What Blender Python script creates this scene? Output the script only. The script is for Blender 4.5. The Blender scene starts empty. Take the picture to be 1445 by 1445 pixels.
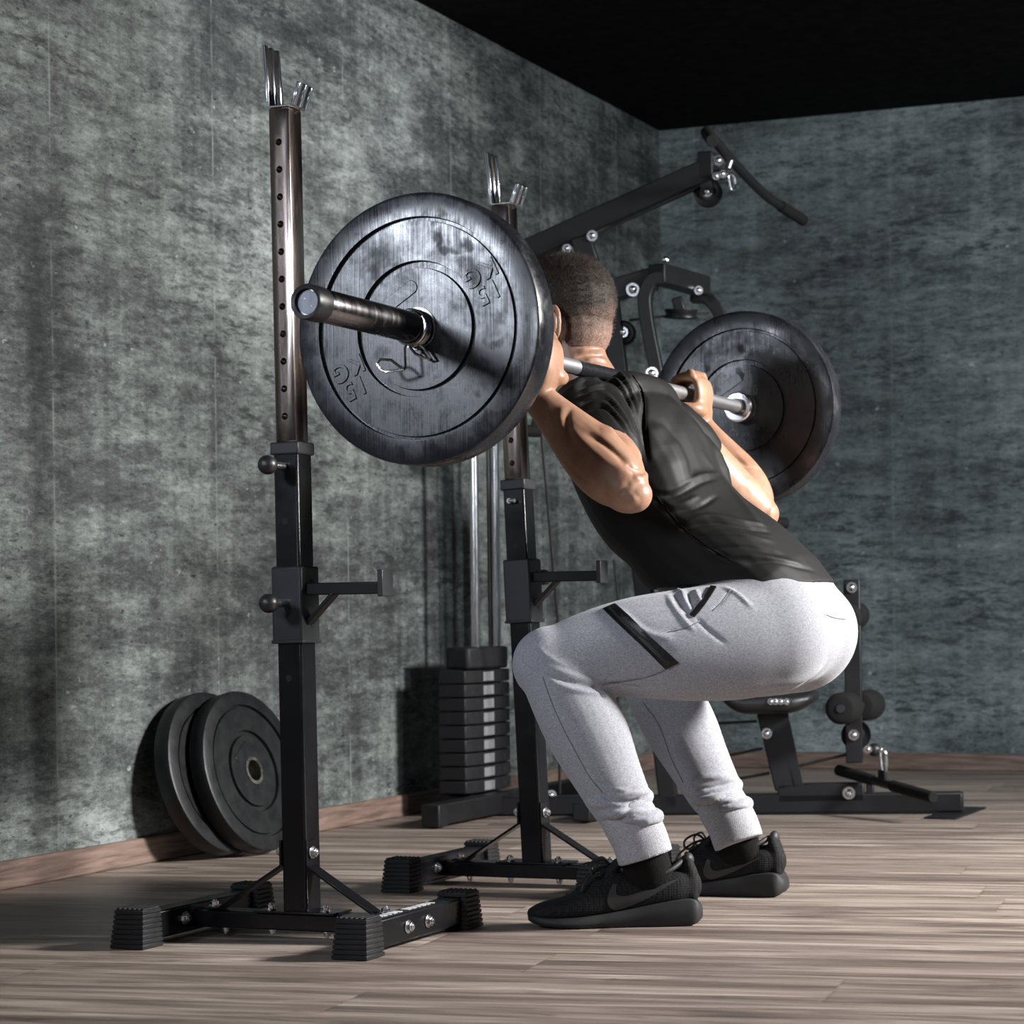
import bpy, bmesh, math, random
import numpy as np
from mathutils import Vector, Matrix
from mathutils.bvhtree import BVHTree
random.seed(7)
SC = bpy.context.scene
COL = SC.collection
# ------------------------------------------------------------------ camera
YAW = math.radians(19.75); ROLL = 0.012; FPX = 3056.0; CX = 1084.0; HY = 865.7; HC = 0.556
RV = Vector((math.cos(YAW), math.sin(YAW), 0)); FV = Vector((-math.sin(YAW), math.cos(YAW), 0)); UV = Vector((0, 0, 1))
CAMP = Vector((0, 0, HC))
def ray(px, py):
    a = px - CX; b = py - HY
    u = a * math.cos(ROLL) - b * math.sin(ROLL)
    v = a * math.sin(ROLL) + b * math.cos(ROLL)
    return RV * (u / FPX) + FV - UV * (v / FPX)
def P(px, py, X=None, Y=None, Z=None, d=None):
    """measured photo point -> world point on a plane X=, Y=, Z= or at depth d"""
    r = ray(px, py)
    if d is None:
        if X is not None: d = X / r.x
        elif Y is not None: d = Y / r.y
        else: d = (Z - HC) / r.z
    return CAMP + r * d
def proj(p):
    p = Vector(p) - CAMP
    d = p.dot(FV); u = FPX * p.dot(RV) / d; v = -FPX * p.z / d
    return (CX + u * math.cos(ROLL) + v * math.sin(ROLL), HY - u * math.sin(ROLL) + v * math.cos(ROLL))
cam = bpy.data.cameras.new('camera'); camo = bpy.data.objects.new('camera', cam); COL.objects.link(camo)
cam.sensor_width = 36; cam.lens = 36 * FPX / 1445
cam.shift_x = (722.5 - CX) / 1445; cam.shift_y = (HY - 722.5) / 1445
# camera basis with roll: image x axis = right rotated
xr = RV * math.cos(ROLL) - UV * math.sin(ROLL); yr = RV * math.sin(ROLL) + UV * math.cos(ROLL)
m = Matrix((xr, yr, -FV)).transposed().to_4x4(); m.translation = CAMP
camo.matrix_world = m
cam.clip_start = 0.05
SC.camera = camo
cam.dof.use_dof = True; cam.dof.focus_distance = 3.75; cam.dof.aperture_fstop = 8.0
SC.view_settings.view_transform = 'Standard'
try: SC.view_settings.look = 'None'
except Exception: pass
SC.view_settings.gamma = 1.0
# ------------------------------------------------------------------ materials
class NT:
    def __init__(s, name):
        s.m = bpy.data.materials.new(name); s.m.use_nodes = True
        s.t = s.m.node_tree; s.n = s.t.nodes; s.l = s.t.links
        s.b = s.n['Principled BSDF']
    def set(s, **k):
        for a, v in k.items():
            s.b.inputs[a.replace('_', ' ')].default_value = v
        return s
    def node(s, typ, **k):
        n = s.n.new(typ)
        for a, v in k.items(): setattr(n, a, v)
        return n
    def link(s, a, b): s.l.new(a, b)
    def coord(s, scale=(1, 1, 1), rot=(0, 0, 0), kind='Object', loc=(0, 0, 0)):
        tc = s.node('ShaderNodeTexCoord'); mp = s.node('ShaderNodeMapping')
        mp.inputs['Scale'].default_value = scale; mp.inputs['Rotation'].default_value = rot; mp.inputs['Location'].default_value = loc
        s.link(tc.outputs[kind], mp.inputs['Vector']); return mp.outputs['Vector']
    def noise(s, vec, scale=5, detail=6, rough=0.55, dist=0.0):
        n = s.node('ShaderNodeTexNoise')
        n.inputs['Scale'].default_value = scale; n.inputs['Detail'].default_value = detail
        n.inputs['Roughness'].default_value = rough; n.inputs['Distortion'].default_value = dist
        s.link(vec, n.inputs['Vector']); return n.outputs['Fac']
    def ramp(s, fac, stops):
        r = s.node('ShaderNodeValToRGB'); cr = r.color_ramp
        while len(cr.elements) < len(stops): cr.elements.new(0.5)
        for e, (p, c) in zip(cr.elements, stops):
            e.position = p; e.color = (c, c, c, 1) if not isinstance(c, tuple) else (*c, 1)
        s.link(fac, r.inputs['Fac']); return r.outputs['Color']
    def mix(s, fac, a, b, mode='MIX'):
        n = s.node('ShaderNodeMix'); n.data_type = 'RGBA'; n.blend_type = mode
        for sock, v in ((n.inputs[0], fac), (n.inputs[6], a), (n.inputs[7], b)):
            if hasattr(v, 'links'): s.link(v, sock)
            elif isinstance(v, tuple): sock.default_value = (*v, 1)
            else: sock.default_value = v
        return n.outputs[2]
    def math(s, op, a, b=0.0, c=None):
        n = s.node('ShaderNodeMath'); n.operation = op
        for i, v in enumerate((a, b) if c is None else (a, b, c)):
            if hasattr(v, 'links'): s.link(v, n.inputs[i])
            else: n.inputs[i].default_value = v
        return n.outputs[0]
    def bump(s, h, strength=0.3, dist=0.01, prev=None):
        b = s.node('ShaderNodeBump'); b.inputs['Strength'].default_value = strength; b.inputs['Distance'].default_value = dist
        s.link(h, b.inputs['Height'])
        if prev is not None: s.link(prev, b.inputs['Normal'])
        return b.outputs['Normal']
    def base(s, c): s.link(c, s.b.inputs['Base Color'])
    def rough(s, c): s.link(c, s.b.inputs['Roughness'])
    def normal(s, c): s.link(c, s.b.inputs['Normal'])
M = {}
def simple(name, col, rough=0.5, metal=0.0, var=0.15, scale=40, bump=0.0, **k):
    t = NT(name); t.set(Roughness=rough, Metallic=metal, **k)
    v = t.coord(); n = t.noise(v, scale, 5)
    lo = tuple(c * (1 - var) for c in col); hi = tuple(min(1, c * (1 + var)) for c in col)
    t.base(t.mix(n, lo, hi))
    t.rough(t.ramp(n, [(0.3, max(0.02, rough - 0.08)), (0.7, min(1, rough + 0.08))]))
    if bump: t.normal(t.bump(n, bump, 0.002))
    M[name] = t.m; return t.m
# ------------------------------------------------------------------ mesh building
class MB:
    def __init__(s): s.bm = bmesh.new()
    def _xf(s, vs, mat):
        bmesh.ops.transform(s.bm, matrix=mat, verts=vs)
    def box(s, c, size, rot=None):
        g = bmesh.ops.create_cube(s.bm, size=1.0)
        mt = Matrix.Translation(Vector(c)) @ (rot.to_4x4() if rot is not None else Matrix.Identity(4)) @ Matrix.Diagonal((*size, 1))
        s._xf(g['verts'], mt); return s
    def beam(s, p0, p1, w, h, up=(0, 0, 1), ext=0.0):
        """box from p0 to p1; w = width sideways, h = size along up"""
        p0 = Vector(p0); p1 = Vector(p1); t = (p1 - p0).normalized(); up = Vector(up)
        side = t.cross(up).normalized(); up = side.cross(t).normalized()
        L = (p1 - p0).length + 2 * ext
        return s.box((p0 + p1) / 2, (L, w, h), Matrix((t, side, up)).transposed())
    def cyl(s, p0, p1, r, seg=24, r2=None):
        p0 = Vector(p0); p1 = Vector(p1); d = p1 - p0
        g = bmesh.ops.create_cone(s.bm, cap_ends=True, segments=seg, radius1=r, radius2=r if r2 is None else r2, depth=d.length)
        q = d.to_track_quat('Z', 'Y').to_matrix().to_4x4()
        s._xf(g['verts'], Matrix.Translation((p0 + p1) / 2) @ q); return s
    def sph(s, c, r, sc=(1, 1, 1), seg=24):
        g = bmesh.ops.create_uvsphere(s.bm, u_segments=seg, v_segments=seg // 2, radius=r)
        s._xf(g['verts'], Matrix.Translation(Vector(c)) @ Matrix.Diagonal((*sc, 1))); return s
    def lathe(s, prof, mat=None, seg=48, close=False):
        """profile [(r, h)] turned about local Z; mat places it"""
        mat = mat or Matrix.Identity(4); rings = []
        for r, h in prof:
            if r < 1e-6: rings.append([s.bm.verts.new(mat @ Vector((0, 0, h)))] * seg)
            else: rings.append([s.bm.verts.new(mat @ Vector((r * math.cos(2 * math.pi * i / seg), r * math.sin(2 * math.pi * i / seg), h))) for i in range(seg)])
        n = len(rings)
        for k in range(n if close else n - 1):
            a = rings[k]; b = rings[(k + 1) % n]
            for i in range(seg):
                j = (i + 1) % seg; f = []
                for v in (a[i], a[j], b[j], b[i]):
                    if v not in f: f.append(v)
                if len(f) > 2:
                    try: s.bm.faces.new(f)
                    except ValueError: pass
        return s
    def tube(s, pts, r, seg=10, cap=True, closed=False):
        pts = [Vector(p) for p in pts]; n = len(pts); rings = []; prev = None
        for i, p in enumerate(pts):
            if closed: t = pts[(i + 1) % n] - pts[i - 1]
            else: t = pts[min(i + 1, n - 1)] - pts[max(i - 1, 0)]
            t.normalize()
            if prev is None:
                a = t.orthogonal().normalized()
            else: a = (prev - t * prev.dot(t)).normalized()
            prev = a; b = t.cross(a); rr = r[i] if isinstance(r, (list, tuple)) else r
            rings.append([s.bm.verts.new(p + (a * math.cos(2 * math.pi * k / seg) + b * math.sin(2 * math.pi * k / seg)) * rr) for k in range(seg)])
        for i in range(n if closed else n - 1):
            A = rings[i]; B = rings[(i + 1) % n]
            for k in range(seg): s.bm.faces.new((A[k], A[(k + 1) % seg], B[(k + 1) % seg], B[k]))
        if cap and not closed:
            s.bm.faces.new(rings[0][::-1]); s.bm.faces.new(rings[-1])
        return s
    def prism(s, poly, mat, th):
        """2D polygon extruded along local z from 0 to th"""
        a = [s.bm.verts.new(mat @ Vector((x, y, 0))) for x, y in poly]; b = [s.bm.verts.new(mat @ Vector((x, y, th))) for x, y in poly]
        n = len(poly); s.bm.faces.new(a[::-1]); s.bm.faces.new(b)
        for i in range(n): s.bm.faces.new((a[i], a[(i + 1) % n], b[(i + 1) % n], b[i]))
        return s
    def mesh(s, name):
        bmesh.ops.recalc_face_normals(s.bm, faces=s.bm.faces[:])
        me = bpy.data.meshes.new(name); s.bm.to_mesh(me); s.bm.free(); return me
    def build(s, name, mat, parent=None, bevel=0.0, angle=35, loc=None):
        me = s.mesh(name); return link_mesh(name, me, mat, parent, bevel, angle)
def link_mesh(name, me, mat, parent=None, bevel=0.0, angle=35):
    o = bpy.data.objects.new(name, me); COL.objects.link(o)
    if mat is not None: me.materials.append(M[mat] if isinstance(mat, str) else mat)
    for p in me.polygons: p.use_smooth = True
    if angle < 180: me.set_sharp_from_angle(angle=math.radians(angle))
    if parent is not None:
        o.parent = parent; o.matrix_parent_inverse = parent_world(parent).inverted()
    if bevel:
        b = o.modifiers.new('bevel', 'BEVEL'); b.width = bevel; b.segments = 2; b.limit_method = 'ANGLE'; b.angle_limit = math.radians(40)
    return o
WM = {}
def parent_world(p):
    return WM.get(p.name, Matrix.Identity(4))
def thing(name, label, cat, loc=(0, 0, 0), group=None):
    o = bpy.data.objects.new(name, None); COL.objects.link(o); o.empty_display_size = 0.1
    o.location = loc; WM[o.name] = Matrix.Translation(Vector(loc))
    return tag(o, label, cat, group)
def tag(o, label, cat, group=None):
    o['label'] = label; o['category'] = cat
    if group: o['group'] = group
    return o
def struct(o): o['kind'] = 'structure'; return o
def catmull(arr, sub):
    a = np.array(arr, float); n = len(a)
    if n < 3:
        t = np.linspace(0, 1, sub + 1)[:, None]; return a[0] * (1 - t) + a[1] * t
    e = np.vstack([2 * a[0] - a[1], a, 2 * a[-1] - a[-2]]); out = []
    for i in range(n - 1):
        p0, p1, p2, p3 = e[i:i + 4]
        for k in range(sub):
            t = k / sub
            out.append(0.5 * (2 * p1 + (p2 - p0) * t + (2 * p0 - 5 * p1 + 4 * p2 - p3) * t * t + (3 * p1 - p0 - 3 * p2 + p3) * t ** 3))
    out.append(a[-1]); return np.array(out)
class Lofts:
    """collects closed organic volumes that are fused into one surface"""
    def __init__(s): s.v = []; s.f = []
    def add(s, secs, n=20, sub=6, ex=2.0, caps=True):
        """secs: (x,y,z, a, b, sx,sy,sz) a = half size along side vector s, b = half size across"""
        S = catmull(secs, sub); L = len(S); rings = []
        for i in range(L):
            c = Vector(S[i, :3]); t = Vector(S[min(i + 1, L - 1), :3] - S[max(i - 1, 0), :3]).normalized()
            sd = Vector(S[i, 5:8]); sd = (sd - t * sd.dot(t)).normalized(); up = t.cross(sd)
            rings.append((c, t, sd, up, max(1e-4, S[i, 3]), max(1e-4, S[i, 4])))
        if caps:
            def cap(r, sgn):
                c, t, sd, up, a, b = r; h = min(a, b); out = []
                for ph in (30, 55, 75):
                    k = math.cos(math.radians(ph)); z = math.sin(math.radians(ph)) * h
                    out.append((c + t * sgn * z, t, sd, up, a * k, b * k))
                return out
            rings = cap(rings[0], -1)[::-1] + rings + cap(rings[-1], 1)
        base = len(s.v)
        for c, t, sd, up, a, b in rings:
            for k in range(n):
                th = 2 * math.pi * k / n; x = math.cos(th); y = math.sin(th)
                x = math.copysign(abs(x) ** (2 / ex), x); y = math.copysign(abs(y) ** (2 / ex), y)
                s.v.append(c + sd * (a * x) + up * (b * y))
        m_ = len(rings)
        for i in range(m_ - 1):
            for k in range(n):
                s.f.append((base + i * n + k, base + i * n + (k + 1) % n, base + (i + 1) * n + (k + 1) % n, base + (i + 1) * n + k))
        s.f.append(tuple(base + k for k in range(n))[::-1]); s.f.append(tuple(base + (m_ - 1) * n + k for k in range(n)))
        return s
    def ell(s, c, r, rot=None, n=20):
        base = len(s.v); mt = rot if rot is not None else Matrix.Identity(3); h = n // 2
        c = Vector(c); r = Vector(r)
        for i in range(1, h):
            ph = math.pi * i / h
            for k in range(n):
                th = 2 * math.pi * k / n
                s.v.append(c + mt @ Vector((r.x * math.sin(ph) * math.cos(th), r.y * math.sin(ph) * math.sin(th), r.z * math.cos(ph))))
        s.v.append(c + mt @ Vector((0, 0, r.z))); s.v.append(c - mt @ Vector((0, 0, r.z))); T = len(s.v) - 2; B = T + 1
        for i in range(h - 2):
            for k in range(n):
                s.f.append((base + i * n + k, base + (i + 1) * n + k, base + (i + 1) * n + (k + 1) % n, base + i * n + (k + 1) % n))
        for k in range(n):
            s.f.append((T, base + k, base + (k + 1) % n)); s.f.append((B, base + (h - 2) * n + (k + 1) % n, base + (h - 2) * n + k))
        return s
    def fuse(s, name, voxel=0.006, smooth=6, factor=0.5):
        me = bpy.data.meshes.new('tmp'); me.from_pydata([tuple(v) for v in s.v], [], s.f)
        bm = bmesh.new(); bm.from_mesh(me); bmesh.ops.recalc_face_normals(bm, faces=bm.faces[:]); bm.to_mesh(me); bm.free()
        o = bpy.data.objects.new('tmp', me); COL.objects.link(o)
        r = o.modifiers.new('r', 'REMESH'); r.mode = 'VOXEL'; r.voxel_size = voxel; r.use_smooth_shade = True
        if smooth:
            q = o.modifiers.new('s', 'SMOOTH'); q.factor = factor; q.iterations = smooth
        dg = bpy.context.evaluated_depsgraph_get(); dg.update()
        out = bpy.data.meshes.new_from_object(o.evaluated_get(dg), depsgraph=dg); out.name = name
        bpy.data.objects.remove(o); bpy.data.meshes.remove(me)
        return out
def apply_mods(o):
    dg = bpy.context.evaluated_depsgraph_get(); dg.update()
    me = bpy.data.meshes.new_from_object(o.evaluated_get(dg), depsgraph=dg)
    old = o.data; o.modifiers.clear(); o.data = me; me.name = old.name; bpy.data.meshes.remove(old); return o
def mesh_np(me):
    n = len(me.vertices); co = np.empty(n * 3); me.vertices.foreach_get('co', co)
    no = np.empty(n * 3); me.vertex_normals.foreach_get('vector', no)
    return co.reshape(-1, 3), no.reshape(-1, 3)
def bvh(me):
    return BVHTree.FromPolygons([v.co for v in me.vertices], [tuple(p.vertices) for p in me.polygons])
def hit(tree, px, py):
    r = ray(px, py); h = tree.ray_cast(CAMP, r.normalized())
    return (h[0], h[1]) if h[0] is not None else (None, None)
def strokes(me, lst, n_sub=4):
    """press creases (amp<0) or folds (amp>0) into a surface along traced lines: (points, width, amp)"""
    tree = bvh(me); co, no = mesh_np(me); disp = np.zeros(len(co))
    for pts, w, amp in lst:
        pp = catmull([(a, b) for a, b in pts], n_sub); q = []
        for a, b in pp:
            h, nn = hit(tree, a, b)
            if h is not None: q.append(np.array(h))
        if len(q) < 2: continue
        best = np.full(len(co), 1e9); bt = np.zeros(len(co)); K = len(q) - 1
        lo = np.min(q, 0) - 4 * w; hi = np.max(q, 0) + 4 * w
        sel = np.where(((co > lo) & (co < hi)).all(1))[0]; c = co[sel]; bb = best[sel]; tt = bt[sel]
        for i in range(K):
            a = q[i]; e = q[i + 1] - a; l2 = (e * e).sum()
            if l2 > 0.004: continue
            u = np.clip(((c - a) @ e) / max(l2, 1e-12), 0, 1); dd = np.linalg.norm(c - a - u[:, None] * e, axis=1)
            mk = dd < bb; bb[mk] = dd[mk]; tt[mk] = (i + u[mk]) / K
        fade = np.clip(np.minimum(tt, 1 - tt) / 0.2, 0, 1) ** 0.7 * 0.85 + 0.15
        disp[sel] += amp * np.exp(-(bb / w) ** 2) * fade
    co += no * disp[:, None]
    me.vertices.foreach_set('co', co.ravel()); me.update()
def relax(me, centre, radius, it):
    """local smoothing of a fused surface inside a ball"""
    co, no = mesh_np(me); ne = len(me.edges); e = np.empty(ne * 2, int); me.edges.foreach_get('vertices', e); e = e.reshape(-1, 2)
    c = np.array(centre); wgt = np.clip(1.3 - 1.3 * np.linalg.norm(co - c, axis=1) / radius, 0, 1)[:, None]
    deg = np.bincount(e.ravel(), minlength=len(co))[:, None].astype(float)
    for _ in range(it):
        acc = np.zeros_like(co); np.add.at(acc, e[:, 0], co[e[:, 1]]); np.add.at(acc, e[:, 1], co[e[:, 0]])
        co = co + wgt * 0.6 * (acc / np.maximum(deg, 1) - co)
    me.vertices.foreach_set('co', co.ravel()); me.update()
def patch(tree, rows, off=0.0015, nu=4, nv=16, th=0.002):
    """a thin strip lying on a surface; rows = two traced edge lines (lists of px points)"""
    A = catmull(rows[0], 6); B = catmull(rows[1], 6); mb = MB(); bm = mb.bm
    ia = np.linspace(0, len(A) - 1, nv); ib = np.linspace(0, len(B) - 1, nv)
    def at(C, i):
        k = int(min(math.floor(i), len(C) - 2)); return C[k] + (C[k + 1] - C[k]) * (i - k)
    g = []; gi = []
    for i in range(nv):
        a = at(A, ia[i]); b = at(B, ib[i]); r1 = []; r0 = []
        for j in range(nu):
            p = a + (b - a) * j / (nu - 1); h, nn = hit(tree, *p)
            if h is None: r1.append(None); r0.append(None); continue
            r1.append(bm.verts.new(h + nn * off)); r0.append(bm.verts.new(h - nn * th))
        g.append(r1); gi.append(r0)
    for G in (g, gi):
        for i in range(nv - 1):
            for j in range(nu - 1):
                f = (G[i][j], G[i][j + 1], G[i + 1][j + 1], G[i + 1][j])
                if None not in f: bm.faces.new(f)
    edge = [(i, 0) for i in range(nv)] + [(nv - 1, j) for j in range(1, nu)] + [(i, nu - 1) for i in range(nv - 2, -1, -1)] + [(0, j) for j in range(nu - 2, 0, -1)]
    for k in range(len(edge)):
        a = edge[k]; b = edge[(k + 1) % len(edge)]
        f = (g[a[0]][a[1]], g[b[0]][b[1]], gi[b[0]][b[1]], gi[a[0]][a[1]])
        if None not in f: bm.faces.new(f)
    return mb
# ------------------------------------------------------------------ surfaces
def concrete(name, axis, tint, seed, seams, hstreak, lo=0.0, con=1.0, seam=0.5):
    """cast concrete-look panels; axis = the horizontal axis of the wall"""
    t = NT(name)
    tc = t.node('ShaderNodeTexCoord'); sp = t.node('ShaderNodeSeparateXYZ'); cb = t.node('ShaderNodeCombineXYZ')
    t.link(tc.outputs['Object'], sp.inputs[0]); t.link(sp.outputs[axis], cb.inputs[0]); t.link(sp.outputs[2], cb.inputs[1])
    cb.inputs[2].default_value = seed
    def mp(sx, sy):
        n = t.node('ShaderNodeMapping'); n.inputs['Scale'].default_value = (sx, sy, 1); t.link(cb.outputs[0], n.inputs['Vector']); return n.outputs[0]
    blot = t.noise(mp(1.0, 1.5), 1.15, 6, 0.62, 0.3)
    mid = t.noise(mp(0.9, 2.8) if not hstreak else mp(0.8, 3.4), 5.0, 10, 0.72, 0.15)
    fine = t.noise(mp(1, 2.0), 38, 7, 0.75)
    grain = t.noise(mp(1, 1), 190, 4, 0.7)
    vert = t.noise(mp(7.0, 0.35), 2.4, 6, 0.65)
    dash = t.noise(mp(1.0, 3.6), 15, 6, 0.68)
    pores = t.noise(mp(1.0, 2.2), 36, 3, 0.55)
    a = t.math('MULTIPLY_ADD', mid, 0.50, t.math('MULTIPLY', blot, 0.62))
    a = t.math('ADD', a, t.math('MULTIPLY', fine, 0.42))
    a = t.math('ADD', a, t.math('MULTIPLY', vert, 0.24))
    a = t.math('ADD', a, t.math('MULTIPLY', grain, 0.20))
    a = t.math('MULTIPLY', a, 1 / 1.98)
    a = t.math('MULTIPLY_ADD', a, con, 0.5 - 0.5 * con + lo)
    col = t.ramp(a, [(0.30, (0.022, 0.0245, 0.025)), (0.42, (0.072, 0.080, 0.081)), (0.51, (0.165, 0.182, 0.181)), (0.60, (0.30, 0.327, 0.323)), (0.74, (0.48, 0.515, 0.508))])
    dk = t.ramp(dash, [(0.50, 0.0), (0.62, 1.0)])
    big = t.ramp(t.noise(mp(0.9, 2.2), 2.0, 5, 0.6), [(0.40, 1.0), (0.66, 0.0)])
    col = t.mix(t.math('MULTIPLY', t.math('MULTIPLY', dk, big), 0.8), col, (0.018, 0.021, 0.022))
    spk = t.ramp(t.noise(mp(1.0, 2.6), 58, 5, 0.7), [(0.50, 0.0), (0.63, 1.0)])
    col = t.mix(t.math('MULTIPLY', t.math('MULTIPLY', spk, t.ramp(mid, [(0.40, 1.0), (0.58, 0.15)])), 0.75), col, (0.022, 0.026, 0.027))
    po = t.ramp(pores, [(0.65, 0.0), (0.71, 1.0)])
    col = t.mix(t.math('MULTIPLY', po, 0.75), col, (0.012, 0.014, 0.015))
    # pale efflorescence spots
    wh = t.ramp(t.noise(mp(1.3, 1.6), 21, 3, 0.5), [(0.71, 0.0), (0.76, 1.0)])
    col = t.mix(t.math('MULTIPLY', wh, 0.55), col, (0.5, 0.55, 0.55))
    # board joints
    j = t.math('FRACT', t.math('MULTIPLY_ADD', sp.outputs[axis], 1.0 / seams[0], -seams[1] / seams[0] + 40.0))
    d = t.math('ABSOLUTE', t.math('SUBTRACT', j, 0.5))
    wob = t.noise(mp(3, 2), 5, 4, 0.6)
    line = t.ramp(d, [(0.4945, 0.0), (0.498, 1.0)])
    ln = t.math('MULTIPLY', line, t.ramp(wob, [(0.42, 0.0), (0.58, 1.0)]))
    col = t.mix(t.math('MULTIPLY', ln, seam), col, (0.42, 0.47, 0.47))
    cell = t.node('ShaderNodeTexWhiteNoise'); cell.noise_dimensions = '2D'
    cc = t.node('ShaderNodeCombineXYZ')
    t.link(t.math('FLOOR', t.math('MULTIPLY_ADD', sp.outputs[axis], 1.0 / seams[0], -seams[1] / seams[0] + 40.0)), cc.inputs[0])
    t.link(t.math('FLOOR', t.math('MULTIPLY', sp.outputs[2], 1.0 / (0.62 if hstreak else 1.3))), cc.inputs[1])
    t.link(cc.outputs[0], cell.inputs[0])
    tone = t.math('MULTIPLY_ADD', cell.outputs['Value'], 0.22, 0.86)
    tn = t.node('ShaderNodeCombineColor')
    for i in range(3): t.link(tone, tn.inputs[i])
    col = t.mix(1.0, col, tn.outputs[0], 'MULTIPLY')
    col = t.mix(1.0, col, tint, 'MULTIPLY')
    t.base(col); t.rough(t.ramp(a, [(0.4, 0.62), (0.6, 0.8)]))
    h = t.math('SUBTRACT', a, t.math('MULTIPLY', po, 0.3))
    t.normal(t.bump(h, 0.35, 0.01)); t.b.inputs['Specular IOR Level'].default_value = 0.25
    M[name] = t.m
concrete('wall_concrete_side', 1, (0.80, 0.81, 0.795), 3.3, (0.61, 3.89), False, -0.012, 1.75, 0.4)
concrete('wall_concrete_end', 0, (0.92, 0.965, 1.0), 8.7, (0.74, -2.9), True, 0.0, 1.2, 0.15)
def floor_mat():
    t = NT('floor_planks')
    ang = math.radians(8)
    v = t.coord((1, 1, 1), (0, 0, -ang))
    sp = t.node('ShaderNodeSeparateXYZ'); t.link(v, sp.inputs[0])
    row = t.math('FLOOR', t.math('MULTIPLY', sp.outputs[1], 1 / 0.19))
    rn = t.node('ShaderNodeTexWhiteNoise'); rn.noise_dimensions = '1D'; t.link(row, rn.inputs['W'])
    xs = t.math('ADD', sp.outputs[0], t.math('MULTIPLY', rn.outputs['Value'], 1.3))
    colm = t.math('FLOOR', t.math('MULTIPLY', xs, 1 / 1.3))
    cv = t.node('ShaderNodeCombineXYZ'); t.link(row, cv.inputs[0]); t.link(colm, cv.inputs[1])
    wn = t.node('ShaderNodeTexWhiteNoise'); wn.noise_dimensions = '2D'; t.link(cv.outputs[0], wn.inputs[0])
    off = t.node('ShaderNodeCombineXYZ'); t.link(t.math('MULTIPLY', wn.outputs['Value'], 37.0), off.inputs[0]); t.link(t.math('MULTIPLY', wn.outputs['Value'], 11.0), off.inputs[1])
    va = t.node('ShaderNodeVectorMath'); t.link(v, va.inputs[0]); t.link(off.outputs[0], va.inputs[1])
    def mp(sx, sy):
        n = t.node('ShaderNodeMapping'); n.inputs['Scale'].default_value = (sx, sy, 1); t.link(va.outputs[0], n.inputs['Vector']); return n.outputs[0]
    g1 = t.noise(mp(0.6, 8.5), 2.2, 9, 0.68, 0.7)
    g2 = t.noise(mp(1.4, 60), 3.0, 5, 0.6)
    g3 = t.noise(mp(1.3, 7), 3.0, 6, 0.62, 0.8)
    a = t.math('ADD', t.math('MULTIPLY', g1, 0.72), t.math('MULTIPLY', g2, 0.28))
    col = t.ramp(a, [(0.34, (0.060, 0.045, 0.037)), (0.46, (0.150, 0.117, 0.099)), (0.55, (0.275, 0.225, 0.193)), (0.66, (0.46, 0.395, 0.345))])
    kn = t.ramp(g3, [(0.57, 0.0), (0.74, 1.0)])
    col = t.mix(t.math('MULTIPLY', kn, 0.85), col, (0.035, 0.028, 0.024))
    tone = t.math('MULTIPLY_ADD', wn.outputs['Value'], 0.14, 0.92)
    tn = t.node('ShaderNodeCombineColor')
    for i in range(3): t.link(tone, tn.inputs[i])
    col = t.mix(1.0, col, tn.outputs[0], 'MULTIPLY')
    fy = t.math('FRACT', t.math('MULTIPLY', sp.outputs[1], 1 / 0.19)); fx = t.math('FRACT', t.math('MULTIPLY', xs, 1 / 1.3))
    gap = t.math('MAXIMUM', t.ramp(t.math('ABSOLUTE', t.math('SUBTRACT', fy, 0.5)), [(0.492, 0.0), (0.497, 1.0)]), t.ramp(t.math('ABSOLUTE', t.math('SUBTRACT', fx, 0.5)), [(0.4988, 0.0), (0.4995, 1.0)]))
    col = t.mix(t.math('MULTIPLY', gap, 0.16), col, (0.03, 0.022, 0.018))
    t.base(col); t.rough(t.ramp(a, [(0.4, 0.42), (0.62, 0.55)]))
    h = t.math('SUBTRACT', a, t.math('MULTIPLY', gap, 0.4))
    t.normal(t.bump(h, 0.18, 0.004)); t.set(**{'Specular_IOR_Level': 0.35}); M['floor_planks'] = t.m
floor_mat()
def ceil_mat():
    t = NT('ceiling_black'); n = t.noise(t.coord((1, 1, 1)), 22, 6, 0.65)
    t.base(t.ramp(n, [(0.4, (0.003, 0.003, 0.004)), (0.7, (0.011, 0.010, 0.013))])); t.set(Roughness=0.95, Specular_IOR_Level=0.1)
    t.normal(t.bump(n, 0.3, 0.01)); M['ceiling_black'] = t.m
ceil_mat()
def skirting():
    t = NT('skirting_oak'); g = t.noise(t.coord((3, 3, 40)), 2.2, 6, 0.6, 0.4)
    t.base(t.ramp(g, [(0.35, (0.10, 0.066, 0.052)), (0.65, (0.23, 0.16, 0.13))])); t.set(Roughness=0.5); M['skirting_oak'] = t.m
skirting()
def powder(name, c, r=0.42):
    t = NT(name); v = t.coord(); n = t.noise(v, 9, 5); f = t.noise(v, 700, 2, 0.5)
    t.base(t.mix(n, tuple(x * 0.8 for x in c), tuple(x * 1.2 for x in c)))
    t.rough(t.ramp(n, [(0.3, r - 0.06), (0.7, r + 0.08)])); t.normal(t.bump(f, 0.12, 0.001)); t.set(Specular_IOR_Level=0.32); M[name] = t.m
powder('black_gloss', (0.006, 0.006, 0.007), 0.24)
powder('black_powder', (0.009, 0.009, 0.010), 0.40)
powder('charcoal_powder', (0.022, 0.022, 0.025), 0.42)
powder('machine_black', (0.008, 0.008, 0.0092), 0.45)
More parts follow.
